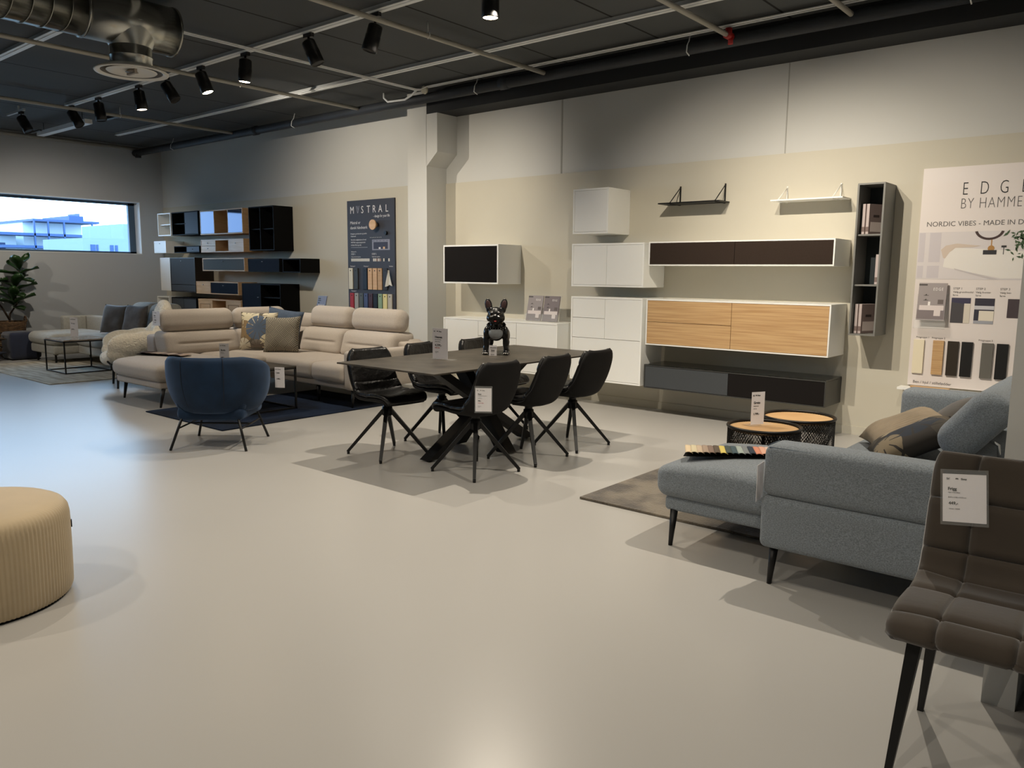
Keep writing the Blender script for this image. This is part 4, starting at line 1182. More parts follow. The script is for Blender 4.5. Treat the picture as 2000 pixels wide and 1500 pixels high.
card('price_card', 'white price card seen edge-on at the arm of the light blue sofa', T, .10, .17, [('Sofa', .1, .15, .6, 0), ('9.999,-', .09, .15, .35, 0)], (-1.41, 3.5, .4))

# --- beige corner sofa
s = thing('corner_sofa', 'large beige corner sofa with raised headrests behind the blue armchair', 'sofa', (-8.0, 5.2, 0))
def ot(p, u):
    return (p.x, p.y, p.z - .02 * max(0, -u[1] - .6) / .4 * max(0, u[2]))
softbox(-9.02, -7.93, 3.85, 4.78, .262, .452, .075, (0, .01, .016), 8, 5, ot).build('chaise_cushion', m_bei, s)
softbox(-8.98, -7.98, 3.89, 4.8, .19, .27, .02, m=4).build('chaise_base', m_bei, s)
softbox(-9.05, -8.0, 4.79, 5.2, .25, .445, .06, (0, 0, .012), 5).build('seat_cushion', m_bei, s)
softbox(-9.05, -7.16, 5.16, 6.0, .25, .448, .06, (0, .006, .012), 6).build('seat_cushion', m_bei, s)
softbox(-7.155, -6.60, 5.14, 6.0, .25, .448, .06, (0, .008, .012), 6).build('seat_cushion', m_bei, s)
softbox(-9.2, -8.05, 4.7, 6.1, .19, .255, .02, m=4).build('seat_base', m_bei, s)
softbox(-8.1, -6.60, 5.2, 6.1, .19, .255, .02, m=4).build('seat_base', m_bei, s)
softbox(-9.36, -9.15, 4.42, 6.3, .19, .66, .04, m=5).build('back_frame', M('light_grey_back_cloth', (176, 170, 168), .95), s)
softbox(-9.3, -6.60, 6.12, 6.3, .19, .66, .04, m=5).build('back_frame', m_bei, s)
softbox(-6.61, -6.46, 5.16, 6.28, .19, .60, .04, m=5).build('armrest', m_bei, s)
softbox(-6.75, -6.52, 5.98, 6.26, .52, .645, .03, m=3).build('arm_cap', m_bei, s)
def tuft(ax):
    # a pressed-in horizontal channel across the middle of the cushion
    def f(p, u):
        d = .018 * math.exp(-(u[2] / .11) ** 2) * (1 if abs(u[1 if ax == 'x' else 0]) < .72 else 0)
        if ax == 'x':
            return (p.x - (d if u[0] > 0 else 0) - .045 * u[2], p.y, p.z)
        return (p.x, p.y + (d if u[1] < 0 else 0) + .045 * u[2], p.z)
    return f
for (a, b_) in ((4.43, 5.36), (5.37, 6.12)):
    softbox(-9.2, -8.86, a, b_, .43, .705, .07, (.02, 0, 0), 16, 5, tuft('x')).build('back_cushion', m_bei, s)
    roll(-9.12, -8.94, a, b_ - .01, .825, .135, radians(-10), 'y', th=.105).build('headrest', m_bei, s)
softbox(-8.85, -8.36, 5.98, 6.25, .43, .72, .07, (0, .02, 0), 5, 5).build('back_cushion', m_bei, s)
roll(-8.98, -8.34, 6.04, 6.24, .775, .115, radians(8), 'x', th=.10).build('headrest', m_bei, s)
for (a, b_) in ((-8.35, -7.56), (-7.55, -6.66)):
    softbox(a, b_, 5.86, 6.22, .43, .735, .07, (0, .02, 0), 16, 5, tuft('y')).build('back_cushion', m_bei, s)
    roll(a, b_ - .01, 6.0, 6.2, .86, .135, radians(10), 'x', th=.105).build('headrest', m_bei, s)
for (x, y, l) in ((-8.92, 3.97, (0, -.03)), (-7.99, 3.93, (0, -.04)), (-7.15, 5.25, (0, 0)), (-6.52, 5.22, (0.02, -.03)), (-9.2, 6.2, (0, 0)), (-6.52, 6.22, (0, 0))):
    taper_leg(s, x, y, .195, l, .011, .022)
T = Matrix.Translation((-9.13, 4.405, .775)) @ Matrix.Rotation(radians(8), 4, 'Z')
card('price_card', 'white price card hanging on the left headrest of the beige sofa', T, .135, .165, [('Ibiza', .1, .2, .66, 0), ('hjørnesofa', .05, .2, .55, 1), ('14.999,-', .08, .2, .36, 0), ('Normalpris', .045, .2, .2, 1)], (-9.06, 4.4, .77))

# --- grey sofa far left
s = thing('corner_sofa', 'pale grey sofa with chaise by the window wall at far left', 'sofa', (-12.5, 5.3, 0))
softbox(-13.72, -12.78, 4.62, 5.5, .27, .455, .09, (0, .01, .015), 5, 5).build('chaise_cushion', m_gsofa, s)
softbox(-13.70, -12.80, 4.66, 5.54, .14, .275, .03, m=4).build('chaise_base', m_gsofa, s)
softbox(-12.77, -11.1, 4.95, 5.55, .27, .46, .08, (0, .01, .015), 5, 5).build('seat_cushion', m_gsofa, s)
softbox(-12.79, -11.1, 5.0, 5.54, .14, .275, .03, m=4).build('seat_base', m_gsofa, s)
softbox(-13.95, -12.2, 5.56, 5.72, .14, .66, .03, m=4).build('low_back', m_gsofa, s)
softbox(-13.95, -13.8, 5.2, 5.56, .14, .66, .03, m=4).build('armrest', m_gsofa, s)
for (a, b_) in ((-12.2, -11.62), (-11.61, -11.1)):
    softbox(a, b_, 5.5, 5.78, .42, .92, .09, (0, .02, .01), 5, 5, lambda p, u: (p.x, p.y + .06 * u[2], p.z)).build('back_cushion', m_gsofa, s)
for (x, y) in ((-13.6, 4.72), (-12.9, 4.72), (-11.2, 5.05), (-11.2, 5.5), (-13.6, 5.5)):
    MB().box(x - .012, x + .012, y - .012, y + .012, 0.0, .14).box(x - .06, x + .06, y - .014, y + .014, .128, .14).build('leg', m_blackm, s)

# --- pillows
def pillow(name, label, T, w, h, th, m, cat='pillow', grp=None, loc=None, seed=0):
    rr = random.Random(seed)
    ph = [rr.random() * 6 for _ in range(4)]
    vs = []; fs = []
    n = 18
    def P(u, v, s_):
        e = (1 - abs(u) ** 3.2) * (1 - abs(v) ** 3.2)
        t_ = th / 2 * max(0, e) ** .55 * (1 + .08 * sin(5 * u + ph[0]) * sin(4 * v + ph[1]))
        k_ = 1 - .07 * (1 - v * v) * abs(u) - .0
        k2 = 1 - .07 * (1 - u * u) * abs(v)
        return (w / 2 * u * k_, s_ * t_ + .012 * sin(2.5 * u + ph[2]), h / 2 * v * k2)
    for s_ in (-1, 1):
        vs += [P(2 * i / n - 1, 2 * j / n - 1, s_) for i in range(n + 1) for j in range(n + 1)]
    W_ = n + 1; L_ = W_ * W_
    for i in range(n):
        for j in range(n):
            a = i * W_ + j
            fs.append((a, a + W_, a + W_ + 1, a + 1)); fs.append((a + L_, a + 1 + L_, a + W_ + 1 + L_, a + W_ + L_))
    mb = MB().add(vs, fs, 0, True)
    o = mb.build(name, m, None)
    o.matrix_world = T
    return tag(o, label, cat, grp)
# leaf print: palm-like shapes by angular waves around seeded centres
def leaf_material():
    m = bpy.data.materials.new('leaf_print_fabric'); m.use_nodes = True
    nt = m.node_tree; b = nt.nodes['Principled BSDF']; b.inputs['Roughness'].default_value = .9
    tc = nt.nodes.new('ShaderNodeTexCoord')
    sep = nt.nodes.new('ShaderNodeSeparateXYZ'); nt.links.new(tc.outputs['Object'], sep.inputs[0])
    def math_(op, a, b_=None):
        n = nt.nodes.new('ShaderNodeMath'); n.operation = op
        for i, v in enumerate((a, b_)):
            if v is None: continue
            if isinstance(v, (int, float)): n.inputs[i].default_value = v
            else: nt.links.new(v, n.inputs[i])
        return n.outputs[0]
    prev = None
    base = nt.nodes.new('ShaderNodeRGB'); base.outputs[0].default_value = lin((92, 86, 76)); prev = base.outputs[0]
    for (cx_, cz_, r_, rot, lobes, col) in ((-.12, .15, .15, .3, 9, (204, 194, 166)), (.16, .19, .10, 1.0, 9, (208, 198, 172)), (-.17, -.02, .15, 2.0, 9, (138, 116, 84)), (.02, .03, .155, .8, 11, (84, 98, 118)),
                                      (.15, -.14, .10, .2, 7, (208, 196, 164)), (-.16, -.19, .10, .9, 8, (200, 192, 172)), (.02, -.2, .09, .2, 9, (120, 110, 100))):
        dx = math_('SUBTRACT', sep.outputs[0], cx_); dz = math_('SUBTRACT', sep.outputs[2], cz_)
        ang = math_('ARCTAN2', dz, dx)
        ln = math_('SQRT', math_('ADD', math_('MULTIPLY', dx, dx), math_('MULTIPLY', dz, dz)))
        lob = math_('ABSOLUTE', math_('SINE', math_('ADD', math_('MULTIPLY', ang, lobes / 2.0), rot)))
        slit = math_('MULTIPLY', math_('LESS_THAN', lob, .24), math_('GREATER_THAN', ln, r_ * .38))
        inside = math_('MULTIPLY', math_('LESS_THAN', ln, r_ * .96), math_('SUBTRACT', 1.0, slit))
        mx = nt.nodes.new('ShaderNodeMix'); mx.data_type = 'RGBA'
        nt.links.new(inside, mx.inputs[0]); nt.links.new(prev, mx.inputs[6]); mx.inputs[7].default_value = lin(col)
        prev = mx.outputs[2]
    nt.links.new(prev, b.inputs['Base Color'])
    return m
def zigzag_material(c1, c2, sc):
    m = bpy.data.materials.new('zigzag_fabric'); m.use_nodes = True
    nt = m.node_tree; b = nt.nodes['Principled BSDF']; b.inputs['Roughness'].default_value = .9
    tc = nt.nodes.new('ShaderNodeTexCoord')
    ch = nt.nodes.new('ShaderNodeTexChecker'); ch.inputs['Scale'].default_value = sc
    mp0 = nt.nodes.new('ShaderNodeMapping'); mp0.inputs['Rotation'].default_value = (0, radians(45), 0); mp0.inputs['Location'].default_value = (0, .013, 0); mp0.inputs['Scale'].default_value = (1, 0, 1)
    nt.links.new(tc.outputs['Object'], mp0.inputs[0]); nt.links.new(mp0.outputs[0], ch.inputs[0])
    outs = []
    for d in ('X', 'Z'):
        w = nt.nodes.new('ShaderNodeTexWave'); w.bands_direction = d; w.inputs['Scale'].default_value = sc * 1.6
        nt.links.new(mp0.outputs[0], w.inputs[0]); outs.append(w.outputs['Fac'])
    mx = nt.nodes.new('ShaderNodeMix'); mx.data_type = 'FLOAT'
    nt.links.new(ch.outputs['Fac'], mx.inputs[0]); nt.links.new(outs[0], mx.inputs[2]); nt.links.new(outs[1], mx.inputs[3])
    th = nt.nodes.new('ShaderNodeMath'); th.operation = 'GREATER_THAN'; th.inputs[1].default_value = .78; nt.links.new(mx.outputs[0], th.inputs[0])
    mc = nt.nodes.new('ShaderNodeMix'); mc.data_type = 'RGBA'; mc.inputs[6].default_value = lin(c1); mc.inputs[7].default_value = lin(c2)
    nt.links.new(th.outputs[0], mc.inputs[0]); nt.links.new(mc.outputs[2], b.inputs['Base Color'])
    return m
m_leaf = leaf_material()
m_zig = zigzag_material((92, 87, 78), (176, 168, 148), 12)
m_bp = M('blue_grey_pillow_fabric', (74, 88, 108), .9, noise=(40, .1), bump=(120, .3, .002))
m_dkp = M('dark_taupe_velvet', (66, 60, 54), .8, noise=(12, .25), sheen=.5)
pillow('pillow', 'leaf-print pillow in cream, grey and brown on the beige sofa', RT((-8.62, 5.46, .685), radians(36), radians(-14)), .47, .47, .15, m_leaf, seed=1)
pillow('pillow', 'brown pillow with a fine zigzag weave, front right on the beige sofa', RT((-8.18, 5.50, .665), radians(26), radians(-16)) @ Matrix.Rotation(radians(-3), 4, 'Y'), .46, .44, .15, m_zig, seed=2)
pillow('pillow', 'plain blue-grey pillow at the back of the beige sofa corner', RT((-8.52, 5.76, .74), radians(30), radians(-10)) @ Matrix.Rotation(radians(8), 4, 'Y'), .48, .42, .12, m_bp, seed=3)
m_strp = M('taupe_striped_fabric', (142, 128, 108), .9, noise=(8, .15), wave=(18, 1.5, 'X', .5, .004))
m_dkl = leaf_material(); m_dkl.name = 'dark_leaf_print'
for n_, c_ in zip([n for n in m_dkl.node_tree.nodes if n.type == 'MIX'], ((84, 76, 64), (60, 56, 50), (150, 138, 116), (38, 44, 54), (120, 108, 88), (70, 64, 56), (44, 42, 40))):
    n_.inputs[7].default_value = lin(c_)
[n for n in m_dkl.node_tree.nodes if n.type == 'RGB'][0].outputs[0].default_value = lin((46, 42, 38))
pillow('pillow', 'taupe ribbed pillow lying on the light blue sofa, left of the leaf one', RT((-1.10, 4.70, .580), radians(-62), radians(-66)), .46, .42, .15, m_strp, seed=5)
pillow('pillow', 'dark leaf-patterned pillow under the light blue headrest', RT((-.98, 4.36, .595), radians(-70), radians(-62)), .46, .44, .15, m_dkl, seed=6)
pillow('pillow', 'plain dark taupe pillow on the light blue sofa, behind the leaf-patterned one', RT((-.95, 5.12, .60), radians(-80), radians(-52)), .44, .42, .14, m_dkp, seed=7)
pillow('pillow', 'dark brown velvet pillow on the pale grey sofa, front of two', RT((-12.02, 5.24, .69), radians(20), radians(-18)), .46, .44, .16, m_dkp, seed=8)
pillow('pillow', 'grey-brown pillow on the pale grey sofa, behind the dark velvet one', RT((-11.60, 5.34, .69), radians(10), radians(-16)), .46, .44, .15, M('grey_brown_pillow', (104, 98, 94), .85, noise=(10, .2)), seed=9)
T = Matrix.Translation((-12.34, 5.14, .48)) @ Matrix.Rotation(radians(20), 4, 'Z') @ Matrix.Rotation(radians(-20), 4, 'X') @ Matrix.Rotation(radians(14), 4, 'Y')
card('price_card', 'tilted white price card leaning on the dark pillow of the grey sofa', T, .17, .29, [('1.999,-', .08, .2, .30, 1), ('hjørnesofa', .04, .2, .22, 1)], (-12.3, 5.14, .48))

# --- blue velvet armchair (front = -y local, back = +y)
def make_armchair():
    t = thing('barrel_armchair', 'dark blue velvet tub armchair seen from behind on black metal legs', 'armchair', (-5.975, 3.405, 0), radians(220))
    AM = radians(118)
    def surf(u, v):
        a = (u - .5) * 2 * AM
        fall = max(0, (abs(a) - radians(48)) / (AM - radians(48)))
        zt = .745 - .13 * fall ** 1.3
        z0 = .30
        z = z0 + (zt - z0) * v
        r_ = .316 + .040 * sin(v * pi * .55) + .006 * v
        rr_ = r_ * (1 - .16 * (1 - v) ** 5)
        return (rr_ * 1.03 * sin(a), rr_ * .98 * cos(a), z)
    def thk(u, v):
        return .055 + .02 * sin(pi * v)
    sh = MB().slab(surf, thk, 56, 16)
    sh.build('tub_back', m_velvet, t, world=False)
    for a in (-radians(24), radians(24)):
        pts = []
        for i in range(17):
            v = i / 16
            u = .5 + (a * (1 + .0 * v)) / (2 * AM)
            p = Vector(surf(u, v)); r_ = Vector((p.x, p.y, 0)).normalized() * (.5 * thk(u, v) * (1 if 0 < i < 16 else .5) + .0012)
            pts.append(p + r_)
        MB().tube(pts, .0035, 6).build('back_seam', M('dark_blue_seam', (10, 26, 46), .8), t, world=False)
    MB().soft((0, -.06, .375), (.285, .30, .075), .07, (0, 0, .02), 5, 5).build('seat_cushion', m_velvet, t, world=False)
    MB().soft((0, -.02, .285), (.265, .265, .055), .045, (0, 0, 0), 4, 4).build('seat_base', m_velvet, t, world=False)
    for sx_ in (-1, 1):
        for sy_ in (-1, 1):
            top = Vector((sx_ * .21, sy_ * .21, .30)); bot = Vector((sx_ * .30, sy_ * .29, .0))
            MB().tube([bot, top], .0105, 10).build('leg', m_blackm, t, world=False)
    def at_(sx_, sy_, z):
        f = 1 - z / .30
        return Vector((sx_ * (.21 + .09 * f), sy_ * (.21 + .08 * f), z))
    MB().tube([at_(-1, -1, .17), at_(-1, 1, .17)], .007, 8).build('stretcher', m_blackm, t, world=False)
    MB().tube([at_(1, -1, .17), at_(1, 1, .17)], .007, 8).build('stretcher', m_blackm, t, world=False)
    MB().tube([(-.245, 0, .17), (.245, 0, .17)], .007, 8).build('stretcher', m_blackm, t, world=False)
    return t
make_armchair()
T = Matrix.Translation((-5.685, 3.74, .46)) @ Matrix.Rotation(radians(30), 4, 'Z')
card('price_card', 'white price card hanging on the right arm of the blue armchair', T, .085, .17, [('Lene', .09, .15, .7, 0), ('1.999,-', .08, .15, .4, 0)], (-5.48, 3.47, .5))

# --- black coffee table on the navy rug
t = thing('coffee_table', 'black square coffee table with thin metal frame behind the blue armchair', 'coffee table', (-7.25, 4.42, 0))
x0, x1, y0, y1, z1 = -7.60, -6.885, 4.08, 4.785, .455
MB().box(x0, x1, y0, y1, z1 - .014, z1).build('tabletop', m_stone, t)
for (x, y) in ((x0, y0), (x1, y0), (x0, y1), (x1, y1)):
    sx_ = .009
    xx = x + (sx_ if x == x0 else -sx_); yy = y + (sx_ if y == y0 else -sx_)
    MB().box(xx - sx_, xx + sx_, yy - sx_, yy + sx_, .012, z1 - .014).build('leg', m_blackm, t)
b = MB()
for z in (.021, z1 - .023):
    b.box(x0, x1, y0, y0 + .016, z - .009, z + .009).box(x0, x1, y1 - .016, y1, z - .009, z + .009).box(x0, x0 + .016, y0, y1, z - .009, z + .009).box(x1 - .016, x1, y0, y1, z - .009, z + .009)
b.build('frame_rail', m_blackm, t)
T = Matrix.Translation((-7.565, 4.33, z1 + .004)) @ Matrix.Rotation(radians(38), 4, 'Z')
card('price_sign', 'upright white price sign on the black coffee table, just above the blue armchair', T, .10, .21, [('Bodo', .11, .14, .64, 0), ('Sofabord', .04, .14, .56, 1), ('70 x 70 cm', .04, .14, .50, 1), ('499,-', .09, .14, .28, 0)], (-7.55, 4.35, z1), foot=True)

# --- marble coffee table far left
m_marb = M('beige_marble', (200, 186, 168), .15, noise=(6, .3, 8), col2=(150, 130, 112), spec=.5)
t = thing('coffee_table', 'cube-framed black coffee table with a beige marble top on the pale rug', 'coffee table', (-11.7, 4.57, 0))
x0, x1, y0, y1, z1 = -12.03, -11.37, 4.265, 4.875, .455
MB().box(x0 + .01, x1 - .01, y0 + .01, y1 - .01, z1 - .004, z1 + .014).build('tabletop', m_marb, t, bevel=.002)
for (x, y) in ((x0, y0), (x1, y0), (x0, y1), (x1, y1)):
    xx = x + (.008 if x == x0 else -.008); yy = y + (.008 if y == y0 else -.008)
    MB().box(xx - .008, xx + .008, yy - .008, yy + .008, .012, z1 - .004).build('leg', m_blackm, t)
b = MB()
for z in (.020, z1 - .012):
    b.box(x0, x1, y0, y0 + .016, z - .008, z + .008).box(x0, x1, y1 - .016, y1, z - .008, z + .008).box(x0, x0 + .016, y0, y1, z - .008, z + .008).box(x1 - .016, x1, y0, y1, z - .008, z + .008)
b.build('frame_rail', m_blackm, t)
T = Matrix.Translation((-11.86, 4.55, z1 + .02)) @ Matrix.Rotation(radians(50), 4, 'Z')
card('price_sign', 'small upright white price sign on the marble coffee table', T, .10, .27, [('Troy', .09, .14, .66, 0), ('999,-', .08, .14, .36, 0)], (-11.85, 4.56, z1 + .014), foot=True)

# --- sheepskin armchair (front = -y local)
t = thing('sheepskin_armchair', 'cream shaggy sheepskin armchair behind the beige chaise', 'armchair', (-9.82, 4.50, 0), radians(-18))
DS = 1.0
b = MB()
ell(b, (0, -.06, .37), (.30, .33, .10))
ell(b, (0, -.28, .35), (.26, .12, .09))
ell(b, (0, .20, .42), (.30, .14, .14))
for s_ in (-1, 1):
    ell(b, (s_ * .31, -.10, .52), (.085, .24, .15), rx=.0)
    ell(b, (s_ * .31, .10, .55), (.09, .26, .14), rx=.05)
    ell(b, (s_ * .19, .34, .84), (.10, .09, .17), rx=-.12)
    ell(b, (s_ * .29, -.16, .42), (.08, .20, .11))
    ell(b, (s_ * .24, .28, .62), (.11, .12, .16), rx=-.1)
ell(b, (0, .30, .68), (.27, .10, .28), rx=-.12)
ell(b, (0, .35, .93), (.24, .085, .12), rx=-.12)
b.build('seat_shell', m_wool, t, world=False, remesh=.02, smooth_it=4)
for s_ in (-1, 1):
    MB().tube([(s_ * .25, -.24, 0), (s_ * .23, -.22, .32)], .013, 10, r2=.02).build('leg', m_blackm, t, world=False)
    MB().tube([(s_ * .23, .28, 0), (s_ * .20, .20, .36)], .013, 10, r2=.02).build('leg', m_blackm, t, world=False)
    MB().box(s_ * .23 - .02, s_ * .23 + .02, -.30, .22, .285, .30).tube([(s_ * .24, -.30, .29), (s_ * .33, -.34, .34)], .012, 8).build('side_rail', m_blackm, t, world=False)

# --- swatch books
def swatches(label, p0, p1, depth_dir, cols, depth, z, wstrip=.06):
    p0 = Vector((p0[0], p0[1], z)); p1 = Vector((p1[0], p1[1], z))
    d = (p1 - p0); n = len(cols); dn = d.normalized(); dd = Vector((depth_dir[0], depth_dir[1], 0)).normalized()
    t = thing('fabric_sample_book', label, 'sample book', tuple(p0))
    b = MB()
    vs = [p0 - dn * .01, p1 + dn * .01, p1 + dn * .01 + dd * (depth * .9), p0 - dn * .01 + dd * (depth * .9)]
    b.add([v + Vector((0, 0, h)) for h in (0, .003) for v in vs], [(3, 2, 1, 0), (4, 5, 6, 7), (0, 1, 5, 4), (1, 2, 6, 5), (2, 3, 7, 6), (3, 0, 4, 7)])
    b.build('backing', m_black, t)
    for i, c in enumerate(cols):
        q0 = p0 + d * (i / n) + Vector((0, 0, .007 + .0012 * (i % 2)))
        w = d * (1.12 / n)
        g_ = sum(c) / 3.0
        c = tuple(int(v * .8 + g_ * .2) for v in c)
        m = M('swatch_%d' % i, c, .95)
        def f(u, v, q0=q0, w=w, i=i):
            zz = .005 * (1 - u) ** 3 + .007 * sin(pi * v) * (1 - .5 * u) + .003 + .006 * (1 - v)
            return q0 + w * v * 1.15 + dd * (depth * u) + dn * (-.03 * u) + Vector((0, 0, zz))
        MB().slab(f, .003, 6, 6).build('fabric_swatch', m, t)
    return t
swatches('fan of coloured fabric samples on the light blue chaise', (-1.93, 3.74), (-1.53, 4.02), (-.3, .8),
         [(216, 190, 150), (202, 188, 150), (190, 166, 138), (160, 136, 116), (128, 104, 90), (92, 76, 62), (214, 190, 84), (62, 76, 72), (58, 82, 90), (150, 164, 156), (118, 124, 126), (38, 50, 66), (212, 128, 96), (220, 158, 130), (206, 174, 158), (150, 108, 108)], .22, .468)
swatches('fan of brown fabric samples on the end of the beige chaise', (-9.0, 4.12), (-8.35, 4.30), (-.3, .8), [(60, 44, 40), (70, 50, 46), (150, 130, 116), (170, 150, 132), (120, 100, 90), (186, 164, 144), (90, 70, 62), (176, 150, 130)], .20, .468)

# --- wire mesh side tables
def mesh_table(label, x, y, z1, R, hint):
    t = thing('wire_mesh_side_table', label, 'side table', (x, y, 0))
    def lattice(prof, n, r):
        """diamond lattice over a surface of revolution"""
        vs = []; es = []
        m_ = len(prof) - 1
        for i, (rr_, zz) in enumerate(prof):
            for k in range(n):
                a = 2 * pi * (k + .5 * (i % 2)) / n
                vs.append(Vector((x + rr_ * cos(a), y + rr_ * sin(a), zz)))
        mb = MB()
        for i in range(m_):
            for k in range(n):
                o = i * n; q = (i + 1) * n
                if i % 2 == 0:
                    es += [(o + k, q + k), (o + k, q + (k - 1) % n)]
                else:
                    es += [(o + k, q + k), (o + k, q + (k + 1) % n)]
        for a, b_ in es:
            mb.tube([vs[a], vs[b_]], r, 3, caps=False)
        return mb
    n = 76
    H = z1 - .02
    steps = 28
    lattice([(R, .02 + (H - .02) * i / steps) for i in range(steps + 1)], n, .0016).build('outer_mesh', m_blackm, t)
    lattice([(R * (.98 - .5 * (1 - i / 22) ** 2.2), .10 + (H - .10) * i / 22) for i in range(23)], n, .0016).build('inner_mesh', m_blackm, t)
    ring = [(x + R * cos(2 * pi * k / 64), y + R * sin(2 * pi * k / 64), 0) for k in range(64)]
    MB().tube([(a, b_, .012) for a, b_, _ in ring], .008, 8, closed=True).build('base_ring', m_blackm, t)
    MB().tube([(a, b_, H + .005) for a, b_, _ in ring], .010, 8, closed=True).build('top_ring', m_blackm, t)
    MB().cyl((x, y), R - .012, H - .018, H - .004, 64).build('wood_top', m_oak, t)
    MB().tube([(x, y, .1), (x, y, H - .02)], .012, 10).box(x - R * .5, x + R * .5, y - .008, y + .008, .10, .112).box(x - .008, x + .008, y - R * .5, y + R * .5, .10, .112).build('inner_support', m_blackm, t)
mesh_table('black wire-mesh side table with oak top, front of two, carrying a price sign', -2.0, 4.95, .462, .228, 0)
mesh_table('black wire-mesh side table with oak top, behind and right of the other', -2.02, 5.62, .435, .245, 0)
T = Matrix.Translation((-2.08, 4.92, .450)) @ Matrix.Rotation(radians(62), 4, 'Z')
card('price_sign', 'upright white price sign on the front wire-mesh side table', T, .105, .215, [('Grete', .10, .16, .64, 0), ('Sofabord sæt', .036, .16, .56, 1), ('sort / eg', .036, .16, .48, 1), ('1.799,-', .085, .16, .30, 0)], (-2.03, 4.95, .446), foot=True)

# --- round ribbed pouf bottom left
m_cord = M('cream_corduroy', (178, 160, 130), .9, noise=(3, .08), sheen=.3, bump=(120, .2, .001))
t = thing('round_pouf', 'round cream corduroy pouf in the left foreground', 'pouf', (-3.87, 1.02, 0))
prof = [(.372, .012), (.379, .03), (.381, .10), (.382, .20), (.382, .30), (.381, .345), (.376, .375), (.362, .398), (.338, .410), (.30, .416), (.2, .421), (.1, .423), (.002, .424)]
n = 520
vs = []; fs = []
for i, (r_, z) in enumerate(prof):
    rib = 1 if z < .385 else (.4 if z < .40 else 0)
    for k in range(n):
        a = 2 * pi * k / n
        d = rib * .0028 * cos(130 * a)
        vs.append(((r_ + d) * cos(a) - 3.87, (r_ + d) * sin(a) + 1.02, z))
for i in range(len(prof) - 1):
    for k in range(n):
        fs.append((i * n + k, i * n + (k + 1) % n, (i + 1) * n + (k + 1) % n, (i + 1) * n + k))
MB().add(vs, fs, 0, True).build('upholstery', m_cord, t)
MB().cyl((-3.87, 1.02), .365, 0.0, .013, 64).build('base', m_black, t)
MB().box(-.001, .004, -.012, .012, .27, .30, T=Matrix.Translation((-3.87, 1.02, 0)) @ Matrix.Rotation(radians(70), 4, 'Z') @ Matrix.Translation((.385, 0, 0))).build('fabric_label', m_black, t)

# --- navy pouf, cushion stack and plant at far left
t = thing('square_pouf', 'navy velvet cube pouf in front of the potted plant', 'pouf', (-14.0, 4.63, 0))
softbox(-14.175, -13.76, 4.40, 4.84, .01, .43, .05, (.01, .01, .01), 4, 4).build('upholstery', M('dark_navy_velvet', (22, 32, 58), .8, sheen=.5, noise=(6, .2)), t)
MB().box(-14.15, -13.78, 4.42, 4.82, 0, .012).build('base', m_black, t)
for k, c in enumerate([(44, 44, 52), (58, 62, 76), (96, 88, 74), (112, 106, 88), (84, 72, 60), (50, 42, 40)]):
    T = RT((-13.95 + .02 * ((k * 7) % 3 - 1), 4.07 + .015 * ((k * 5) % 3), .055 + .07 * k), radians(30 * k), radians(90))
    pillow('pillow', ('bottom', 'second from the bottom', 'third from the bottom', 'third from the top', 'second from the top', 'top')[k] + ' cushion of the floor stack at the left edge', T, .44, .44, .078, M('stack_fabric_%d' % k, c, .9, noise=(12, .15)), grp='cushion stack on the floor', seed=20 + k)
t = thing('potted_plant', 'large-leaved fig plant in a wicker basket under the window', 'plant', (-14.38, 4.62, 0))
m_wick = M('wicker', (112, 84, 56), .8, noise=(20, .4), wave=(14, 3, 'Z', 1.0, .02))
PX, PYY = -14.40, 4.62
bk = MB().lathe([(.17, 0), (.20, .2), (.225, .50), (.235, .56), (.225, .575), (.21, .56), (.2, .5)], (PX, PYY), 40, cap=True)
bsk = bk.build('basket', m_wick, t)
for sy_ in (-1, 1):
    pts = [(PX, PYY + sy_ * (.225 + .01 * sin(a)), .565 + .075 * sin(a)) if False else (PX + .05 * cos(a), PYY + sy_ * .228, .56 + .085 * sin(a)) for a in [pi * k / 12 for k in range(13)]]
    MB().tube(pts, .011, 8).build('basket_handle', m_wick, bsk)
MB().cyl((PX, PYY), .205, .50, .53, 24).build('soil', M('dark_soil', (40, 30, 22), 1), t)
m_stem = M('brown_stem', (62, 48, 36), .8)
stems = [[(PX, PYY, .5), (PX - .01, PYY + .01, .68), (PX + .02, PYY + .12, .85), (PX, PYY + .10, 1.1), (PX, PYY + .2, 1.44)],
         [(PX, PYY, .6), (PX + .01, PYY - .10, .80), (PX, PYY - .22, .98), (PX, PYY - .30, 1.25)]]
st = MB()
for s_ in stems:
    st.tube(s_, [.018, .015, .012, .010, .006][:len(s_)], 8)
st.build('stem', m_stem, t)
m_lf = M('fig_leaf', (34, 62, 26), .35, noise=(3, .3), spec=.5)
m_lfy = M('young_leaf', (150, 190, 50), .4)
rr = random.Random(11)
def leaf(mb, base, dirv, L_, W_, droop, mi=0):
    d = Vector(dirv).normalized(); side = d.cross(Vector((0, 0, 1))).normalized(); upv = side.cross(d).normalized()
    def f(u, v):
        w = (v - .5) * 2
        wid = W_ * (sin(pi * min(1, u * .97 + .03)) ** .7) * (.65 + .5 * u)
        p = Vector(base) + d * (L_ * u) + side * (w * wid) + upv * (.10 * L_ * w * w * 1.2 - .012 * cos(10 * u) * abs(w)) - Vector((0, 0, droop * L_ * u * u))
        return p
    mb.slab(f, .0016, 8, 6, mi)
lv = MB()
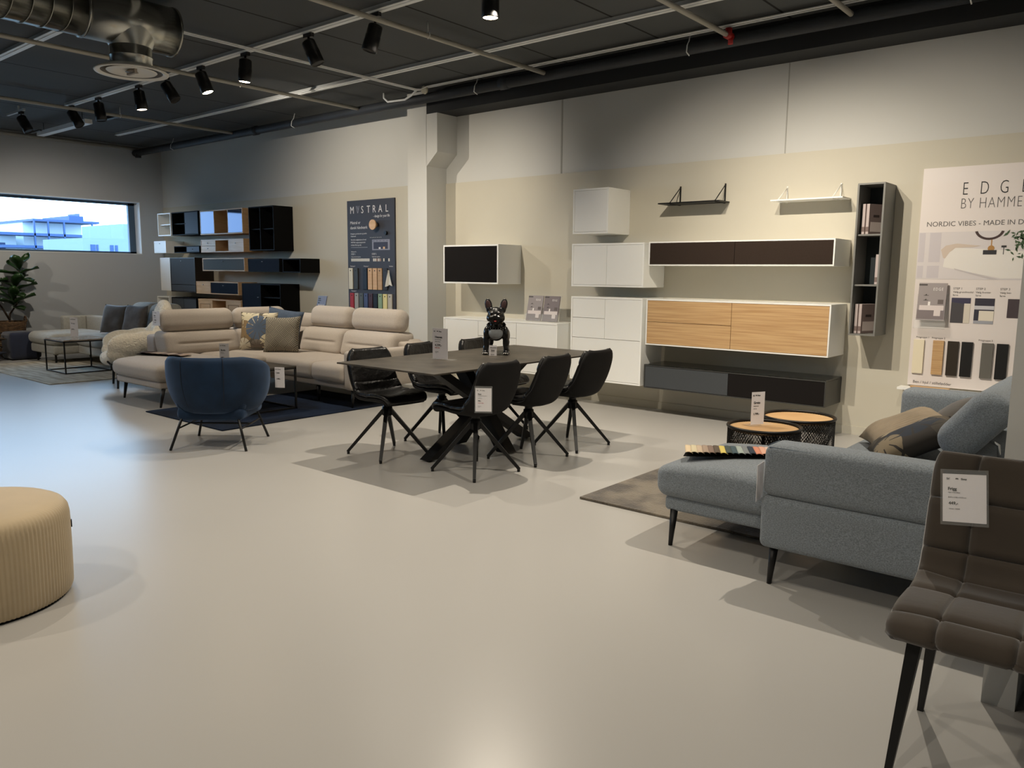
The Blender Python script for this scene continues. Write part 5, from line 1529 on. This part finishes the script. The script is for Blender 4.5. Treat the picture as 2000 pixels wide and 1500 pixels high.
for (ctr, nl, z0, z1_) in (((PX, PYY + .20), 7, 1.22, 1.46), ((PX, PYY + .12), 7, .98, 1.16), ((PX, PYY + .08), 6, .78, .92), ((PX, PYY - .28), 7, 1.0, 1.30)):
    for k in range(nl):
        a = k * 2.4 + rr.random() * .5
        z = z0 + (z1_ - z0) * k / nl
        ang_up = .1 + .9 * k / nl
        leaf(lv, (ctr[0], ctr[1], z), (cos(a), sin(a), ang_up), .30 + .08 * rr.random(), .085 + .025 * rr.random(), .18 * (1 - k / nl) + .03)
lv.build('foliage', m_lf, t)
yl = MB(); leaf(yl, (PX + .03, PYY + .2, 1.42), (.3, .15, 1), .13, .055, 0); yl.build('young_leaf', m_lfy, t)

# --- brown quilted chair, right foreground (front = -y local)
m_brown = M('brown_suede', (60, 51, 41), .85, noise=(5, .16, 6), bump=(60, .25, .002), sheen=.35)
t = thing('quilted_dining_chair', 'dark brown quilted suede chair with a price card, in the right foreground', 'chair', (-.335, 2.56, 0), radians(2))
PR = [(-.275, .435), (-.262, .468), (-.16, .482), (.0, .470), (.10, .468), (.165, .495), (.20, .565), (.225, .67), (.25, .77), (.268, .865)]
def cat(P, u):
    k = u * (len(P) - 1); i = min(int(k), len(P) - 2); f = k - i
    p0 = P[max(0, i - 1)]; p1 = P[i]; p2 = P[i + 1]; p3 = P[min(len(P) - 1, i + 2)]
    c = lambda a, b, c_, d: .5 * ((2 * b) + (-a + c_) * f + (2 * a - 5 * b + 4 * c_ - d) * f * f + (-a + 3 * b - 3 * c_ + d) * f ** 3)
    return c(p0[0], p1[0], p2[0], p3[0]), c(p0[1], p1[1], p2[1], p3[1])
rows = (.17, .34, .50, .66, .83)
colsw = (-.42, .42)
def qsurf(off, quilt):
    def fn(u, v):
        y, z = cat(PR, u)
        y2, z2 = cat(PR, min(1, u + .01)); y1, z1 = cat(PR, max(0, u - .01))
        ty, tz = y2 - y1, z2 - z1; l = sqrt(ty * ty + tz * tz)
        ny, nz = -tz / l, ty / l
        w = (v - .5) * 2
        o = off + .03 * abs(w) ** 3 * math.exp(-((u - .58) / .25) ** 2)
        if quilt:
            g = 0
            for r0 in rows:
                g = max(g, math.exp(-((u - r0) / .012) ** 2))
            for c0_ in colsw:
                g = max(g, math.exp(-((w - c0_) / .035) ** 2))
            o += .013 * (1 - abs(w) ** 6) * (1 - g) - .006 * g
            e = min(min(u, 1 - u) / .05, (1 - abs(w)) / .10)
            o -= .016 * max(0, 1 - e) ** 2
        hw = .222 - .012 * max(0, .1 - u) * 10 * .5 - .02 * max(0, (u - .9) / .1) ** 2
        if u < .04:
            hw -= .015
        return (w * hw, y + ny * o, z + nz * o)
    return fn
MB().slab(qsurf(-.028, False), .055, 40, 24).build('shell', m_brown, t, world=False)
fq = qsurf(.0, True)
MB().slab(lambda u, v: fq(.008 + .984 * u, .01 + .98 * v), .022, 130, 56).build('quilted_cushion', m_brown, t, world=False)
MB().box(-.17, .17, -.19, .17, .395, .412).build('seat_plate', m_blackm, t, world=False)
for sx_ in (-1, 1):
    for (yt, yb_) in ((-.19, -.245), (.15, .205)):
        MB().tube([(sx_ * .19, yb_, 0), (sx_ * .155, yt, .40)], .013, 4, r2=.026, sq=True).build('leg', m_blackm, t, world=False)
T = RT((-.512, 2.742, .655), radians(4), radians(-14)) @ Matrix.Rotation(radians(-6), 4, 'Y')
card('price_card', 'large white price card in a clear sleeve on the brown quilted chair', T, .12, .150,
     [('Frigg', .085, .12, .66, 0), ('Stol i microfiber', .034, .13, .60, 1), ('B.44 x H.86 x D.55 cm', .036, .13, .50, 1), ('449,-', .085, .14, .36, 0), ('Varenr. 104563', .032, .15, .26, 1)], (-.45, 2.76, .66), sleeve=True)
